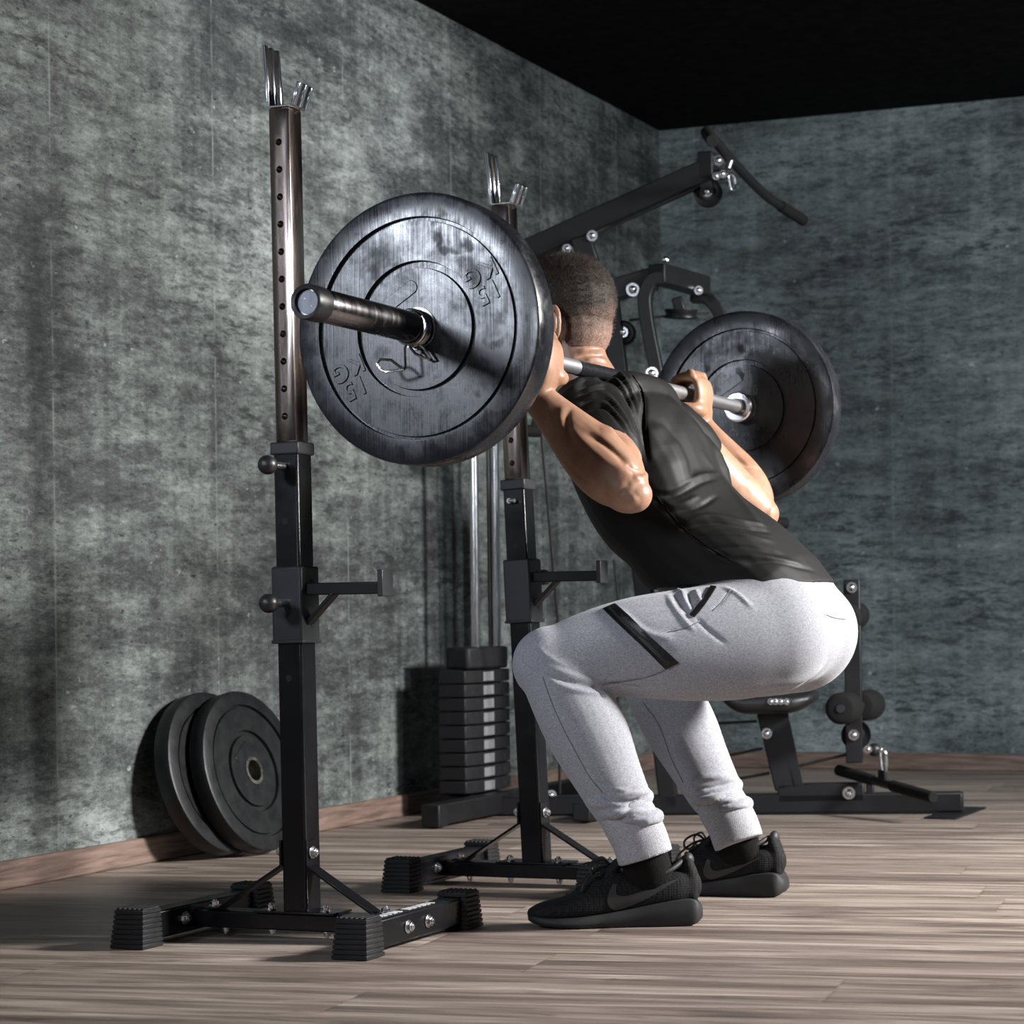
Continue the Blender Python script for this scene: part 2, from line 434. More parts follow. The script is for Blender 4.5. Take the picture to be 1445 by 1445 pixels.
def chrome(name, col, rough, scr=0.06):
    t = NT(name); v = t.coord((1, 1, 0.15)); n = t.noise(v, 60, 6, 0.7); s = t.noise(t.coord(), 260, 2, 0.5)
    sp = t.ramp(s, [(0.70, 0.0), (0.74, 1.0)])
    t.base(t.mix(t.math('MULTIPLY', sp, 0.5), col, (0.9, 0.9, 0.9))); t.set(Metallic=1.0)
    t.rough(t.ramp(n, [(0.3, max(0.03, rough - scr)), (0.75, rough + scr)])); t.normal(t.bump(n, 0.03, 0.001)); M[name] = t.m
chrome('chrome', (0.85, 0.85, 0.88), 0.17)
chrome('chrome_post', (0.33, 0.275, 0.25), 0.2)
chrome('zinc_bolt', (0.72, 0.73, 0.75), 0.25)
chrome('cap_steel', (0.11, 0.115, 0.13), 0.55)
chrome('sleeve_steel', (0.20, 0.19, 0.19), 0.24, 0.1)
def bar_steel():
    t = NT('bar_steel'); v = t.coord((700, 700, 700)); c = t.node('ShaderNodeTexChecker'); c.inputs['Scale'].default_value = 1.0
    t.link(v, c.inputs['Vector']); t.base(t.mix(c.outputs['Fac'], (0.58, 0.58, 0.6), (0.72, 0.72, 0.74))); t.set(Metallic=1.0, Roughness=0.42)
    t.normal(t.bump(c.outputs['Fac'], 0.06, 0.0004)); M['bar_steel'] = t.m
bar_steel()
simple('bar_dark', (0.012, 0.012, 0.014), 0.3, 0.0, 0.2, 200)
def rubber_plate():
    t = NT('plate_rubber'); v = t.coord()
    sm = t.noise(v, 11, 7, 0.65, 0.6); st = t.noise(t.coord((420, 60, 9)), 1.0, 3, 0.6); ch = t.noise(v, 45, 5, 0.6)
    fp = t.ramp(t.noise(v, 26, 2, 0.4), [(0.62, 0.0), (0.72, 1.0)])
    t.base(t.mix(sm, (0.0065, 0.007, 0.009), (0.017, 0.018, 0.023)))
    r = t.math('ADD', t.math('MULTIPLY', sm, 0.42), t.math('MULTIPLY', st, 0.20))
    r = t.math('ADD', r, t.math('MULTIPLY', ch, 0.16)); r = t.math('ADD', r, t.math('MULTIPLY', fp, 0.08))
    t.rough(t.ramp(r, [(0.30, 0.17), (0.40, 0.32), (0.52, 0.62)]))
    h = t.math('ADD', t.math('MULTIPLY', st, 0.5), t.math('MULTIPLY', ch, 0.4))
    t.normal(t.bump(h, 0.22, 0.0012)); t.set(Specular_IOR_Level=0.55); M['plate_rubber'] = t.m
rubber_plate()
simple('plate_matt', (0.0075, 0.008, 0.0088), 0.42, 0, 0.25, 30, 0.1, Specular_IOR_Level=0.35)
simple('rubber_foot', (0.009, 0.009, 0.010), 0.5, 0, 0.2, 60, 0.1, Specular_IOR_Level=0.35)
simple('stack_iron', (0.010, 0.010, 0.0115), 0.55, 0, 0.2, 60, 0.15, Specular_IOR_Level=0.3)
simple('stack_label', (0.19, 0.19, 0.20), 0.5, 0, 0.15, 50)
simple('foam_black', (0.008, 0.008, 0.008), 0.85, 0, 0.2, 300, 0.3, Specular_IOR_Level=0.2)
simple('vinyl_black', (0.012, 0.012, 0.013), 0.45, 0, 0.2, 120, 0.1)
simple('cable_black', (0.01, 0.01, 0.011), 0.4, 0, 0.1, 60)
simple('knob_plastic', (0.012, 0.012, 0.014), 0.42, 0, 0.1, 60)
simple('label_white', (0.55, 0.56, 0.56), 0.5, 0, 0.25, 150)
simple('hole_dark', (0.004, 0.004, 0.004), 0.8, 0, 0.1, 60)
simple('brass_ring', (0.42, 0.40, 0.34), 0.3, 1.0, 0.1, 60)
# clothes and skin
def heather():
    t = NT('heather_grey'); a = t.noise(t.coord((1, 1, 2.6)), 520, 4, 0.65, 0.3); b = t.noise(t.coord((1, 1, 1.6)), 230, 4, 0.6); w = t.noise(t.coord(), 900, 2, 0.5)
    f = t.math('ADD', t.math('MULTIPLY', a, 0.6), t.math('MULTIPLY', b, 0.4))
    t.base(t.ramp(f, [(0.34, (0.15, 0.152, 0.174)), (0.5, (0.262, 0.266, 0.292)), (0.66, (0.40, 0.402, 0.425))])); t.set(Roughness=0.9, Specular_IOR_Level=0.15, Sheen_Weight=0.15)
    t.normal(t.bump(t.math('ADD', a, w), 0.16, 0.0012)); M['heather_grey'] = t.m
    t = NT('ribbed_cuff'); a = t.noise(t.coord((1, 1, 3)), 330, 4, 0.6)
    wv = t.node('ShaderNodeTexWave'); wv.inputs['Scale'].default_value = 160; t.link(t.coord((1, 1, 0.02)), wv.inputs['Vector'])
    t.base(t.ramp(a, [(0.36, (0.20, 0.20, 0.22)), (0.6, (0.39, 0.39, 0.41))])); t.set(Roughness=0.9, Specular_IOR_Level=0.15)
    t.normal(t.bump(wv.outputs['Fac'], 0.35, 0.0012)); M['ribbed_cuff'] = t.m
heather()
def jersey():
    t = NT('black_jersey'); w = t.noise(t.coord(), 1100, 2, 0.5); n = t.noise(t.coord(), 14, 5)
    t.base(t.mix(n, (0.0045, 0.0045, 0.0046), (0.008, 0.0079, 0.0078))); t.set(Roughness=0.6, Specular_IOR_Level=0.28)
    t.normal(t.bump(w, 0.08, 0.0008)); M['black_jersey'] = t.m
jersey()
def skin():
    t = NT('skin'); v = t.coord(); a = t.noise(v, 18, 6, 0.6); p = t.noise(v, 520, 3, 0.6); f = t.noise(t.coord((1, 1, 2.5)), 120, 4, 0.6)
    col = t.ramp(a, [(0.3, (0.27, 0.145, 0.092)), (0.5, (0.36, 0.20, 0.13)), (0.72, (0.45, 0.265, 0.18))])
    col = t.mix(t.ramp(f, [(0.58, 0.0), (0.72, 0.35)]), col, (0.19, 0.095, 0.055))
    t.base(col); t.rough(t.ramp(p, [(0.3, 0.36), (0.7, 0.52)]))
    t.set(Subsurface_Weight=0.12, Subsurface_Radius=(1.0, 0.35, 0.2), Subsurface_Scale=0.006, Specular_IOR_Level=0.45)
    t.normal(t.bump(t.math('ADD', p, t.math('MULTIPLY', f, 0.6)), 0.12, 0.0012)); M['skin'] = t.m
skin()
simple('black_knit', (0.005, 0.005, 0.005), 0.9, 0, 0.3, 250, 0.4, Specular_IOR_Level=0.15)
def shoe_mesh():
    t = NT('shoe_mesh'); v = t.coord((230, 230, 230)); vo = t.node('ShaderNodeTexVoronoi'); vo.inputs['Scale'].default_value = 1.0; vo.inputs['Randomness'].default_value = 0.15
    t.link(v, vo.inputs['Vector']); t.base(t.ramp(vo.outputs['Distance'], [(0.25, (0.003, 0.003, 0.0033)), (0.6, (0.012, 0.012, 0.0125))])); t.set(Roughness=0.8, Specular_IOR_Level=0.2)
    t.normal(t.bump(vo.outputs['Distance'], 0.5, 0.001)); M['shoe_mesh'] = t.m
shoe_mesh()
simple('shoe_sole', (0.015, 0.015, 0.016), 0.6, 0, 0.25, 25, 0.05, Specular_IOR_Level=0.3)
simple('seam_grey', (0.13, 0.13, 0.15), 0.9)
simple('seam_black', (0.003, 0.003, 0.003), 0.8, Specular_IOR_Level=0.08)
simple('shoe_logo', (0.019, 0.019, 0.02), 0.5, 0, 0.1, 60)
simple('shoe_black', (0.007, 0.007, 0.0075), 0.6, 0, 0.2, 200, 0.2)
simple('zip_black', (0.006, 0.006, 0.0065), 0.35, 0, 0.2, 300, 0.3)
simple('eye_white', (0.7, 0.68, 0.65), 0.2)
simple('eye_iris', (0.08, 0.05, 0.03), 0.15)
# ------------------------------------------------------------------ the room
WX = -3.035; WY = 7.335; CZ = 2.328
T = 0.12
struct(MB().box(((WX + 3.2) / 2, (WY - 1.5) / 2 + 0.0, -T / 2), (3.2 - WX + 2 * T, WY + 1.5 + 2 * T, T)).build('floor', 'floor_planks'))
struct(MB().box(((WX + 3.2) / 2, (WY - 1.5) / 2, CZ + T / 2), (3.2 - WX + 2 * T, WY + 1.5 + 2 * T, T)).build('ceiling', 'ceiling_black'))
struct(MB().box((WX - T / 2, (WY - 1.5) / 2, CZ / 2), (T, WY + 1.5, CZ)).build('wall_left', 'wall_concrete_side'))
struct(MB().box(((WX + 3.2) / 2, WY + T / 2, CZ / 2), (3.2 - WX + 2 * T, T, CZ)).build('wall_back', 'wall_concrete_end'))
struct(MB().box((WX + 0.008, (WY - 1.5) / 2 - 0.01, 0.03), (0.016, WY + 1.48, 0.06)).build('baseboard_left', 'skirting_oak', None, 0.004))
struct(MB().box(((WX + 3.2) / 2 + 0.016, WY - 0.008, 0.03), (3.2 - WX - 0.032, 0.016, 0.06)).build('baseboard_back', 'skirting_oak', None, 0.004))
# ------------------------------------------------------------------ barbell, plates, collar
BX = -1.671; BZ = 1.012
ya = P(592, 463, d=3.413); yb = P(1050, 575, d=4.796)
Y0 = ya.y            # outer face of the near plate
Y1 = yb.y            # inner face of the far plate
PT = 0.056           # plate thickness
def axis_y(x, y, z, sgn=1):
    """local z -> world +Y (or -Y), local x -> +X"""
    if sgn > 0: return Matrix(((1, 0, 0, x), (0, 0, 1, y), (0, -1, 0, z), (0, 0, 0, 1)))
    return Matrix(((1, 0, 0, x), (0, 0, -1, y), (0, 1, 0, z), (0, 0, 0, 1)))
bar = thing('barbell', 'long steel barbell carried across the shoulders of the squatting person', 'barbell', (BX, (Y0 + Y1) / 2, BZ))
C = lambda y: (BX, y, BZ)
MB().cyl(C(Y0 + PT + 0.02), C(Y1 - 0.02), 0.014, 32).build('shaft', 'bar_steel', bar)
yk = [P(812, 512, X=BX).y]
MB().cyl(C(yk[0]), C(yk[0] + 0.30), 0.0149, 32).build('centre_sleeve', 'bar_dark', bar)['label'] = 'black centre section across the neck'
for nm, yi, s in (('near', Y0, -1), ('far', Y1, 1)):
    yin = Y0 + PT if s < 0 else Y1
    ye = P(435, 430, X=BX).y if s < 0 else Y1 + PT + 0.32
    mt = axis_y(BX, yin, BZ, s); L = abs(ye - yin)
    prof = [(0.0, -0.002), (0.0245, -0.002), (0.0245, L - 0.006), (0.0225, L), (0.0, L)]
    sl = MB().lathe(prof, mt, 48).build('sleeve', 'sleeve_steel', bar, 0.0, 30)
    MB().lathe([(0.0145, -0.030), (0.030, -0.030), (0.033, -0.027), (0.033, -0.003), (0.030, 0.0), (0.0145, 0.0)], mt, 48, True).build('stop_collar', 'chrome', bar, 0, 30)
    MB().lathe([(0.0, L + 0.0005), (0.017, L + 0.0005), (0.0185, L - 0.001), (0.0185, L - 0.003), (0.0, L - 0.003)], mt, 40).build('end_cap', 'cap_steel', sl, 0, 30)
    if s < 0: MB().lathe([(0.0236, L - 0.030), (0.0262, L - 0.028), (0.0262, L + 0.004), (0.0245, L + 0.008), (0.0190, L + 0.006), (0.0190, L - 0.004), (0.0236, L - 0.004)], mt, 48, True).build('end_ring', 'knob_plastic', sl, 0, 40)
    MB().lathe([(0.013, -0.040), (0.0185, -0.040), (0.0185, -0.02), (0.013, -0.02)], mt, 32, True).build('bushing', 'sleeve_steel', sl, 0, 30)

def font_mesh(txt, size, depth):
    cu = bpy.data.curves.new('t', 'FONT'); cu.body = txt; cu.size = size; cu.extrude = depth; cu.align_x = 'CENTER'; cu.align_y = 'CENTER'
    cu.bevel_depth = 0.0005; cu.bevel_resolution = 1; cu.space_line = 0.8; cu.space_character = 1.12; cu.resolution_u = 5
    o = bpy.data.objects.new('t', cu); COL.objects.link(o); dg = bpy.context.evaluated_depsgraph_get(); dg.update()
    me = bpy.data.meshes.new_from_object(o.evaluated_get(dg), depsgraph=dg); bpy.data.objects.remove(o); bpy.data.curves.remove(cu); return me
TXT = None
def bumper(name, label, mat, mt, R, th, material, ring='sleeve_steel', hub=0.0255, text=True, group=None, pill=True, rot=0.0):
    """mt: local z points to the visible face, origin at the middle of the plate"""
    global TXT
    loc = mt.translation.copy()
    t = thing(name, label, 'weight plate', loc, group); h = th / 2; k = R / 0.215
    g1, g2 = 0.173 * k, 0.1017 * k
    half = [(hub + 0.006, h - 0.0035), (g2 - 0.0065, h - 0.0035), (g2 - 0.0050, h - 0.0110), (g2 + 0.0045, h - 0.0110), (g2 + 0.0060, h - 0.0028), (g1 - 0.0038, h - 0.0028), (g1 - 0.0026, h - 0.0085), (g1 + 0.0022, h - 0.0085), (g1 + 0.0036, h), (R - 0.007, h), (R - 0.002, h - 0.002), (R, h - 0.007)]
    prof = half + [(R, 0)] + [(r, -z) for r, z in half[::-1]]
    body = MB().lathe(prof, mt, 128, True).build('rubber_disc', material, t, 0, 28)
    MB().lathe([(hub, -h), (hub + 0.008, -h), (hub + 0.008, h - 0.001), (hub, h - 0.001)], mt, 48, True).build('hub_ring', ring, t, 0, 30)
    for s in (1, -1):
        ms = mt if s > 0 else mt @ Matrix.Rotation(math.pi, 4, 'X')
        if pill:
            ca = [(0.022 * math.cos(a) * 0.5, 0.022 * math.sin(a) * 0.5) for a in np.linspace(-math.pi / 2, math.pi / 2, 9)]
            poly = [(0.026 + x, y) for x, y in ca] + [(-0.026 - x, -y) for x, y in ca]
            a = math.radians(32) if s > 0 else math.radians(-30)
            mm = ms @ Matrix.Translation((-0.032 * k, 0.052 * k, h - 0.0045)) @ Matrix.Rotation(a, 4, 'Z')
            MB().prism(poly, mm, 0.0028).build('raised_bar', material, body, 0.0008, 30)
    if text:
        for (u, v, rr) in ((0.119, 0.066, 205), (-0.118, -0.072, 203)):
            a = font_mesh('15\nKG', 0.042 * k, 0.0017)
            me = a; mm = mt @ Matrix.Translation((u * k, v * k, h - 0.0026)) @ Matrix.Rotation(math.radians(rr), 4, 'Z')
            me.transform(mm); link_mesh('raised_number', me, material, body, 0, 40)
    return t
G = 'bumper plates loaded on the barbell'
bumper('weight_plate', 'black 15 kg bumper plate on the near end of the barbell', 0, axis_y(BX, Y0 + PT / 2, BZ, -1), 0.2155, PT, 'plate_rubber', group=G)
bumper('weight_plate', 'black 15 kg bumper plate on the far end of the barbell beyond the person', 0, axis_y(BX, Y1 + PT / 2, BZ, -1), 0.2155, PT, 'plate_rubber', group=G)
# two plates leaning on the wall
def lean(px, py, X, R, th, tilt, roll=0.0):
    p = P(px, py, X=X); ti = math.radians(tilt)
    zc = R * math.cos(ti) + th / 2 * math.sin(ti)
    q = Vector((p.x, p.y, zc))
    n = Vector((math.cos(ti), 0, math.sin(ti))); up = Vector((-math.sin(ti), 0, math.cos(ti))); sd = up.cross(n)
    return Matrix((sd, up, n)).transposed().to_4x4(), q
G = 'bumper plates leaning on the left wall'
mt, q = lean(349, 1083, -2.903, 0.195, 0.044, 15); mt.translation = q
bumper('weight_plate', 'front one of the two black plates leaning on the wall, its pale hub hole showing', 0, mt, 0.195, 0.044, 'plate_matt', 'brass_ring', text=False, group=G)
mt, q = lean(302, 1090, -2.952, 0.195, 0.044, 15); mt.translation = q
bumper('weight_plate', 'rear one of the two black plates leaning on the wall, mostly behind the front one', 0, mt, 0.195, 0.044, 'plate_matt', 'brass_ring', text=False, group=G)
# spring collar on the near sleeve
sc = thing('spring_collar', 'chrome wire spring collar clipped on the near barbell sleeve against the plate', 'collar clip', (BX, Y0 - 0.012, BZ))
pts = []
for i in range(0, 3 * 24 + 8):
    a = 2 * math.pi * i / 24 + math.radians(-70); y = Y0 - 0.004 - 0.0056 * i / 24
    pts.append((BX + 0.0278 * math.cos(a), y, BZ + 0.0278 * math.sin(a)))
MB().tube(pts, 0.0023, 8).build('coil', 'chrome', sc)
def W(px, py, dy): return P(px, py, Y=Y0 - dy)
MB().tube([W(574, 485, .024), W(571, 492, .024), W(572, 518, .026), W(570, 521, .028), W(545, 525, .034), W(538, 522, .036), (W(532, 513, .036)), W(537, 507, .034), W(552, 508, .03), W(566, 519, .027)], 0.0023, 8).build('grip_loop', 'chrome', sc)
MB().tube([W(592, 486, .006), W(600, 493, .007), W(609, 507, .008), W(598, 505, .014), W(586, 499, .018), W(578, 489, .02)], 0.0023, 8).build('grip_loop', 'chrome', sc)

# ------------------------------------------------------------------ squat racks
def holes_cut(o, pts, r, depth):
    mb = MB()
    for p in pts: mb.cyl((p[0], p[1] - 0.01, p[2]), (p[0], p[1] + depth, p[2]), r, 20)
    me = mb.mesh('cut'); c = bpy.data.objects.new('cut', me); COL.objects.link(c)
    b = o.modifiers.new('b', 'BOOLEAN'); b.object = c; b.operation = 'DIFFERENCE'; b.solver = 'EXACT'
    apply_mods(o); bpy.data.objects.remove(c); bpy.data.meshes.remove(me)
    for p in o.data.polygons: p.use_smooth = True
    o.data.set_sharp_from_angle(angle=math.radians(35))
def bolt(p, n, parent, r=0.0075):
    p = Vector(p); n = Vector(n)
    MB().cyl(p, p + n * 0.0025, r * 1.35, 20).cyl(p + n * 0.002, p + n * 0.009, r, 6).cyl(p + n * 0.009, p + n * 0.012, r * 0.55, 14).build('bolt', 'zinc_bolt', parent, 0.0006, 30)
def rack(label, x0, y0, lean_top, zc, zs, zb, ztop, knob_px, fork_scale=1.0, knobs=True, group=None, arm_z=None, sticker=False):
    t = thing('squat_rack', label, 'squat rack', (x0, y0, 0), group)
    sh = lambda z: lean_top * max(0, z - 0.04) / (ztop - 0.04)      # slight lean of the telescopic post
    Xz = lambda z: x0 + sh(z)
    # base
    zb0, zb1 = 0.016, 0.046; fl = 0.184; yc_ = y0 + 0.012
    MB().box((x0 - 0.009, y0, (zb0 + zb1) / 2), (0.40, 0.048, zb1 - zb0)).build('cross_beam', 'black_gloss', t, 0.003)
    MB().box((x0, y0, zb1 + 0.002), (0.16, 0.062, 0.004)).build('base_plate', 'black_gloss', t, 0.001)
    for s in (-1, 1):
        fx = 0.224 if s < 0 else 0.206
        f = MB().box((x0 + s * fx, yc_, 0.034), (0.040, 2 * fl - 0.05, 0.048)).build('foot', 'black_gloss', t, 0.004)
        for e in (-1, 1):
            bm = MB(); cy = yc_ + e * (fl - 0.012); n = 8
            for i in range(n):
                z0 = 0.066 * i / n; z1 = 0.066 * (i + 1) / n; zm = (z0 + z1) / 2
                w = 0.064 - 0.010 * zm / 0.066; l = 0.056 - 0.009 * zm / 0.066
                bm.box((x0 + s * fx, cy + e * (0.004 - 0.004 * zm / 0.066), zm), (w + (0.003 if i % 1 == 0 else 0), l + 0.003, (z1 - z0) * 0.78)); bm.box((x0 + s * fx, cy + e * (0.004 - 0.004 * zm / 0.066), zm), (w - 0.001, l - 0.001, z1 - z0 + 0.0005))
            for k in range(6): bm.cyl((x0 + s * fx - 0.024 + k * 0.0096, cy - 0.022, 0.066), (x0 + s * fx - 0.024 + k * 0.0096, cy + 0.022, 0.066), 0.0034, 10)
            bm.build('rubber_cap', 'rubber_foot', f, 0.0008, 40)
        if s > 0:
            for dy in (-0.035, 0.035): bolt((x0 + s * (fx + 0.020), y0 + dy, 0.034), (1, 0, 0), f, 0.0085)
            if sticker:
                mb = MB(); xx = 0
                for i in range(13):
                    if i in (6,): mb.build('foot_lettering', 'label_white', f); mb = MB(); continue
                    mb.box((x0 + s * fx - 0.002, y0 - 0.115 + i * 0.0165, 0.0584), (0.016, 0.0125 if i % 3 else 0.009, 0.0006))
                mb.build('foot_lettering', 'label_white', f)
        else:
            bolt((x0 + s * (fx - 0.020), y0 - 0.055, 0.036), (1, 0, 0), f, 0.0085)
        # brace from the foot beam to the post
        p0 = Vector((x0 + s * 0.155, y0 - 0.012, zb1 + 0.004)); p1 = Vector((Xz(0.14) + s * 0.026, y0 - 0.012, 0.128))
        br = MB().beam(p0, p1, 0.030, 0.005, (s, 0, 1), 0.004).box((p1.x, y0 - 0.012, 0.150), (0.004, 0.030, 0.046)).box((p0.x + s * 0.012, p0.y, p0.z), (0.034, 0.030, 0.004)).build('brace', 'black_gloss', t, 0.001)
        bolt((p1.x + s * 0.003, y0 - 0.012, 0.152), (s, 0, 0), br, 0.008)
        bolt((p0.x + s * 0.016, p0.y, p0.z + 0.002), (0, 0, 1), br, 0.0075)
        bolt((x0 + s * 0.055, y0 - 0.014, zb1 + 0.004), (0, 0, 1), t, 0.0075)
        for xx in (0.055, 0.150): bolt((x0 + s * xx, y0 - 0.010, zb0), (0, 0, -1), t, 0.006)
    # posts
    up = lambda z: (Xz(z), y0, z)
    MB().beam(up(zb1), up(zc), 0.048, 0.048, (1, 0, 0)).build('lower_post', 'black_gloss', t, 0.004)
    col = MB().beam(up(zc - 0.022), up(zc), 0.056, 0.056, (1, 0, 0)).build('post_collar', 'charcoal_powder', t, 0.003)
    ip = MB().beam(up(zc), up(ztop), 0.041, 0.041, (1, 0, 0)).build('inner_post', 'chrome_post', t, 0.0028)
    hz = []; z = ztop - 0.060
    while z > zc - 0.002: hz.append((Xz(z) - 0.001, y0 - 0.0205, z)); z -= 0.0476
    holes_cut(ip, hz, 0.0062, 0.018)
    # bar saddle
    xt = Xz(ztop); fs = fork_scale
    def rib_plate(p0, p1, nrm):
        mb = MB(); mb.beam(p0, p1, 0.046, 0.0035, nrm)
        for k in (-0.019, 0.0, 0.019):
            o = Vector((0, k, 0)) + Vector(nrm).normalized() * 0.0032; mb.beam(Vector(p0) + o, Vector(p1) + o, 0.008, 0.005, nrm)
        return mb
    sd = MB().box((xt + 0.002, y0, ztop + 0.002), (0.050, 0.046, 0.004)).build('saddle', 'chrome', t, 0.0012)
    rib_plate((xt - 0.021, y0, ztop), (xt - 0.029, y0, ztop + 0.110 * fs), (1, 0, 0.07)).build('back_prong', 'chrome', sd, 0.0012)
    rib_plate((xt + 0.026, y0, ztop + 0.003), (xt + 0.040, y0, ztop + 0.041), (1, 0, -0.4)).build('front_prong', 'chrome', sd, 0.0012)
    # safety catch
    cs = MB().beam(up(zb), up(zs), 0.060, 0.060, (1, 0, 0)).build('catch_sleeve', 'charcoal_powder', t, 0.004)
    MB().beam(up(zb), up(zb + 0.006), 0.063, 0.063, (1, 0, 0)).build('sleeve_rim', 'charcoal_powder', cs, 0.002)
    xa = Xz(arm_z) + 0.030
    MB().beam((xa, y0 - 0.004, arm_z), (xa + 0.155, y0 - 0.02, arm_z), 0.022, 0.021, (0, 0, 1)).build('catch_arm', 'black_powder', cs, 0.002)
    MB().box((xa + 0.159, y0 - 0.02, arm_z + 0.008), (0.010, 0.038, 0.046)).build('arm_stop', 'charcoal_powder', cs, 0.0015)
    MB().beam((xa - 0.002, y0 - 0.004, arm_z - 0.060), (xa + 0.055, y0 - 0.010, arm_z - 0.008), 0.022, 0.007, (-1, 0, 1)).build('arm_brace', 'black_powder', cs, 0.0015)
    for zz in (zs - 0.028, zb + 0.032): MB().cyl((Xz(zz) + 0.0298, y0 + 0.006, zz), (Xz(zz) + 0.0306, y0 + 0.006, zz), 0.006, 16).build('rivet', 'hole_dark', cs)
    # black discs on the lower post, painted shade for peg holes
    for zz in (zc - 0.138, zb - 0.060): MB().cyl((Xz(zz) - 0.002, y0 - 0.0236, zz), (Xz(zz) - 0.002, y0 - 0.0243, zz), 0.006, 16).build('peg_hole_shade', 'hole_dark', t)
    if knobs:
        for (kz, par) in knob_px:
            x = Xz(kz); yf = y0 - (0.030 if par else 0.024)
            k = MB().sph((x - 0.002, yf - 0.052, kz), 0.0168).build('knob', 'knob_plastic', cs if par else t)
            MB().cyl((x - 0.002, yf, kz), (x - 0.002, yf - 0.038, kz), 0.007, 16).build('knob_stem', 'zinc_bolt', k)
    else:
        x = Xz(zc - 0.045); MB().cyl((x - 0.006, y0 - 0.024, zc - 0.045), (x - 0.006, y0 - 0.034, zc - 0.045), 0.0055, 12).cyl((x - 0.006, y0 - 0.033, zc - 0.045), (x + 0.008, y0 - 0.036, zc - 0.045), 0.004, 10).build('pull_pin', 'zinc_bolt', t)
        kz = zb + 0.075
        k = MB().sph((Xz(kz) + 0.012, y0 + 0.075, kz + 0.02), 0.0168).build('knob', 'knob_plastic', cs)
        MB().cyl((Xz(kz), y0 + 0.028, kz + 0.02), (Xz(kz) + 0.010, y0 + 0.065, kz + 0.02), 0.007, 16).build('knob_stem', 'zinc_bolt', k)
    return t
r1 = P(427, 1287, Z=0.046); r2 = P(758, 1217.5, Z=0.046)
rz = lambda py, p, px: P(px, py, Y=p.y - 0.024).z
G = 'free standing squat racks'
rack('black squat rack at left nearest the camera, chrome post rising above the bumper plate', r1.x, r1.y, P(402, 150, Y=r1.y).x - r1.x, rz(623, r1, 412), rz(799, r1, 415), rz(908, r1, 418), rz(150, r1, 400),
     [(rz(660, r1, 405) + 0.002, False), (rz(853, r1, 408) + 0.002, True)], 1.0, True, G, rz(831, r1, 440), True)
rack('farther squat rack with its post passing behind the near bumper plate and the knee', r2.x, r2.y, P(711, 287, Y=r2.y).x - r2.x, rz(676, r2, 728), rz(789, r2, 735), rz(879, r2, 738), rz(288, r2, 708),
     [], 1.0, False, G, rz(814, r2, 760))
# ------------------------------------------------------------------ cable gym in the corner
MA = Vector((-2.72, 5.45, 0)); MBp = Vector((-1.515, 5.78, 0))
MD = (MBp - MA).normalized(); MN = Vector((-MD.y, MD.x, 0))
def Q(px, py, off=0.0):
    r = ray(px, py); t = (MA + MN * off - CAMP).dot(MN) / r.dot(MN); return CAMP + r * t
gym = thing('cable_gym', 'black cable weight machine standing in the corner behind the squatting person', 'weight machine', (MA + MBp) / 2)
def gb(name, p0, p1, w, h, up=(0, 0, 1), mat='machine_black', parent=gym, bevel=0.004, ext=0.0):
    return MB().beam(p0, p1, w, h, up, ext).build(name, mat, parent, bevel)
def gbolt(p, parent, r=0.011, n=None):
    n = -MN if n is None else n
    MB().cyl(p, p + n * 0.004, r * 1.25, 18).sph(p + n * 0.006, r * 0.8, (1, 1, 1), 12).build('bolt', 'zinc_bolt', parent)
ze = 0.052
a = MA.copy(); a.z = 0.028; b = MBp.copy(); b.z = 0.034
mbm = gb('base_rail', a - MD * 0.06, b, 0.05, 0.052)
MB().beam(Vector((-1.53, 5.60, 0.003)), Vector((-1.53, 5.93, 0.003)), 0.09, 0.005).build('floor_plate', 'machine_black', mbm, 0.001)
MB().beam(b - MD * 0.001, b + MD * 0.004, 0.046, 0.048).build('end_plug', 'charcoal_powder', mbm, 0.002)
rf = gb('rear_foot', (-2.765, 5.08, 0.036), (-2.765, 5.98, 0.036), 0.05, 0.056)
MB().box((-2.765, 5.078, 0.034), (0.054, 0.05, 0.06)).build('foot_cap', 'rubber_foot', rf, 0.004)
gbolt(Q(692, 1146), mbm, 0.013)
gbolt(Q(778, 1122), mbm, 0.012)
# weight stack on chrome guide rods
XS = -2.86; YL = P(619, 1040, X=XS - 0.03).y; YC = YL + 0.14
ztop_ = P(664, 946, X=XS + 0.065).z; zbot_ = P(664, 1122, X=XS + 0.065).z
st = MB().box((XS, YC, zbot_ - 0.035), (0.10, 0.20, 0.06)).build('stack_base', 'rubber_foot', gym, 0.006)
n = 9; hh = (ztop_ - zbot_) / n
for i in range(n):
    z = zbot_ + hh * (i + 0.5); mb = MB()
    poly = [(-0.03, -0.14), (0.05, -0.135), (0.065, -0.075), (0.065, 0.085), (0.05, 0.14), (-0.03, 0.14)]
    mb.prism(poly, Matrix.Translation((XS, YC, z - hh * 0.46)), hh * 0.92)
    o = mb.build('stack_weight', 'stack_iron', gym, 0.003)
    MB().box((XS + 0.0655, YC - 0.022, z), (0.0012, 0.062, hh * 0.66)).build('number_label', 'stack_label', o)
    MB().cyl((XS + 0.062, YC + 0.07, z), (XS + 0.0658, YC + 0.07, z), 0.006, 14).build('pin_hole_shade', 'hole_dark', o)  # flat black disc stands in for the shade inside the pin hole
zt = P(664, 914, X=XS + 0.065).z
MB().prism([(-0.03, -0.095), (0.04, -0.095), (0.058, -0.04), (0.058, 0.12), (-0.03, 0.12)], Matrix.Translation((XS, YC, ztop_ + 0.001)), zt - ztop_).build('stack_head', 'stack_iron', gym, 0.008)
zr = P(672, 395, X=XS).z
for px, r in ((670, 0.0125), (700, 0.0125)):
    q = P(px, 800, X=XS); MB().cyl((XS, q.y, zt - 0.01), (XS, q.y, zr), r, 24).build('guide_rod', 'chrome', gym)
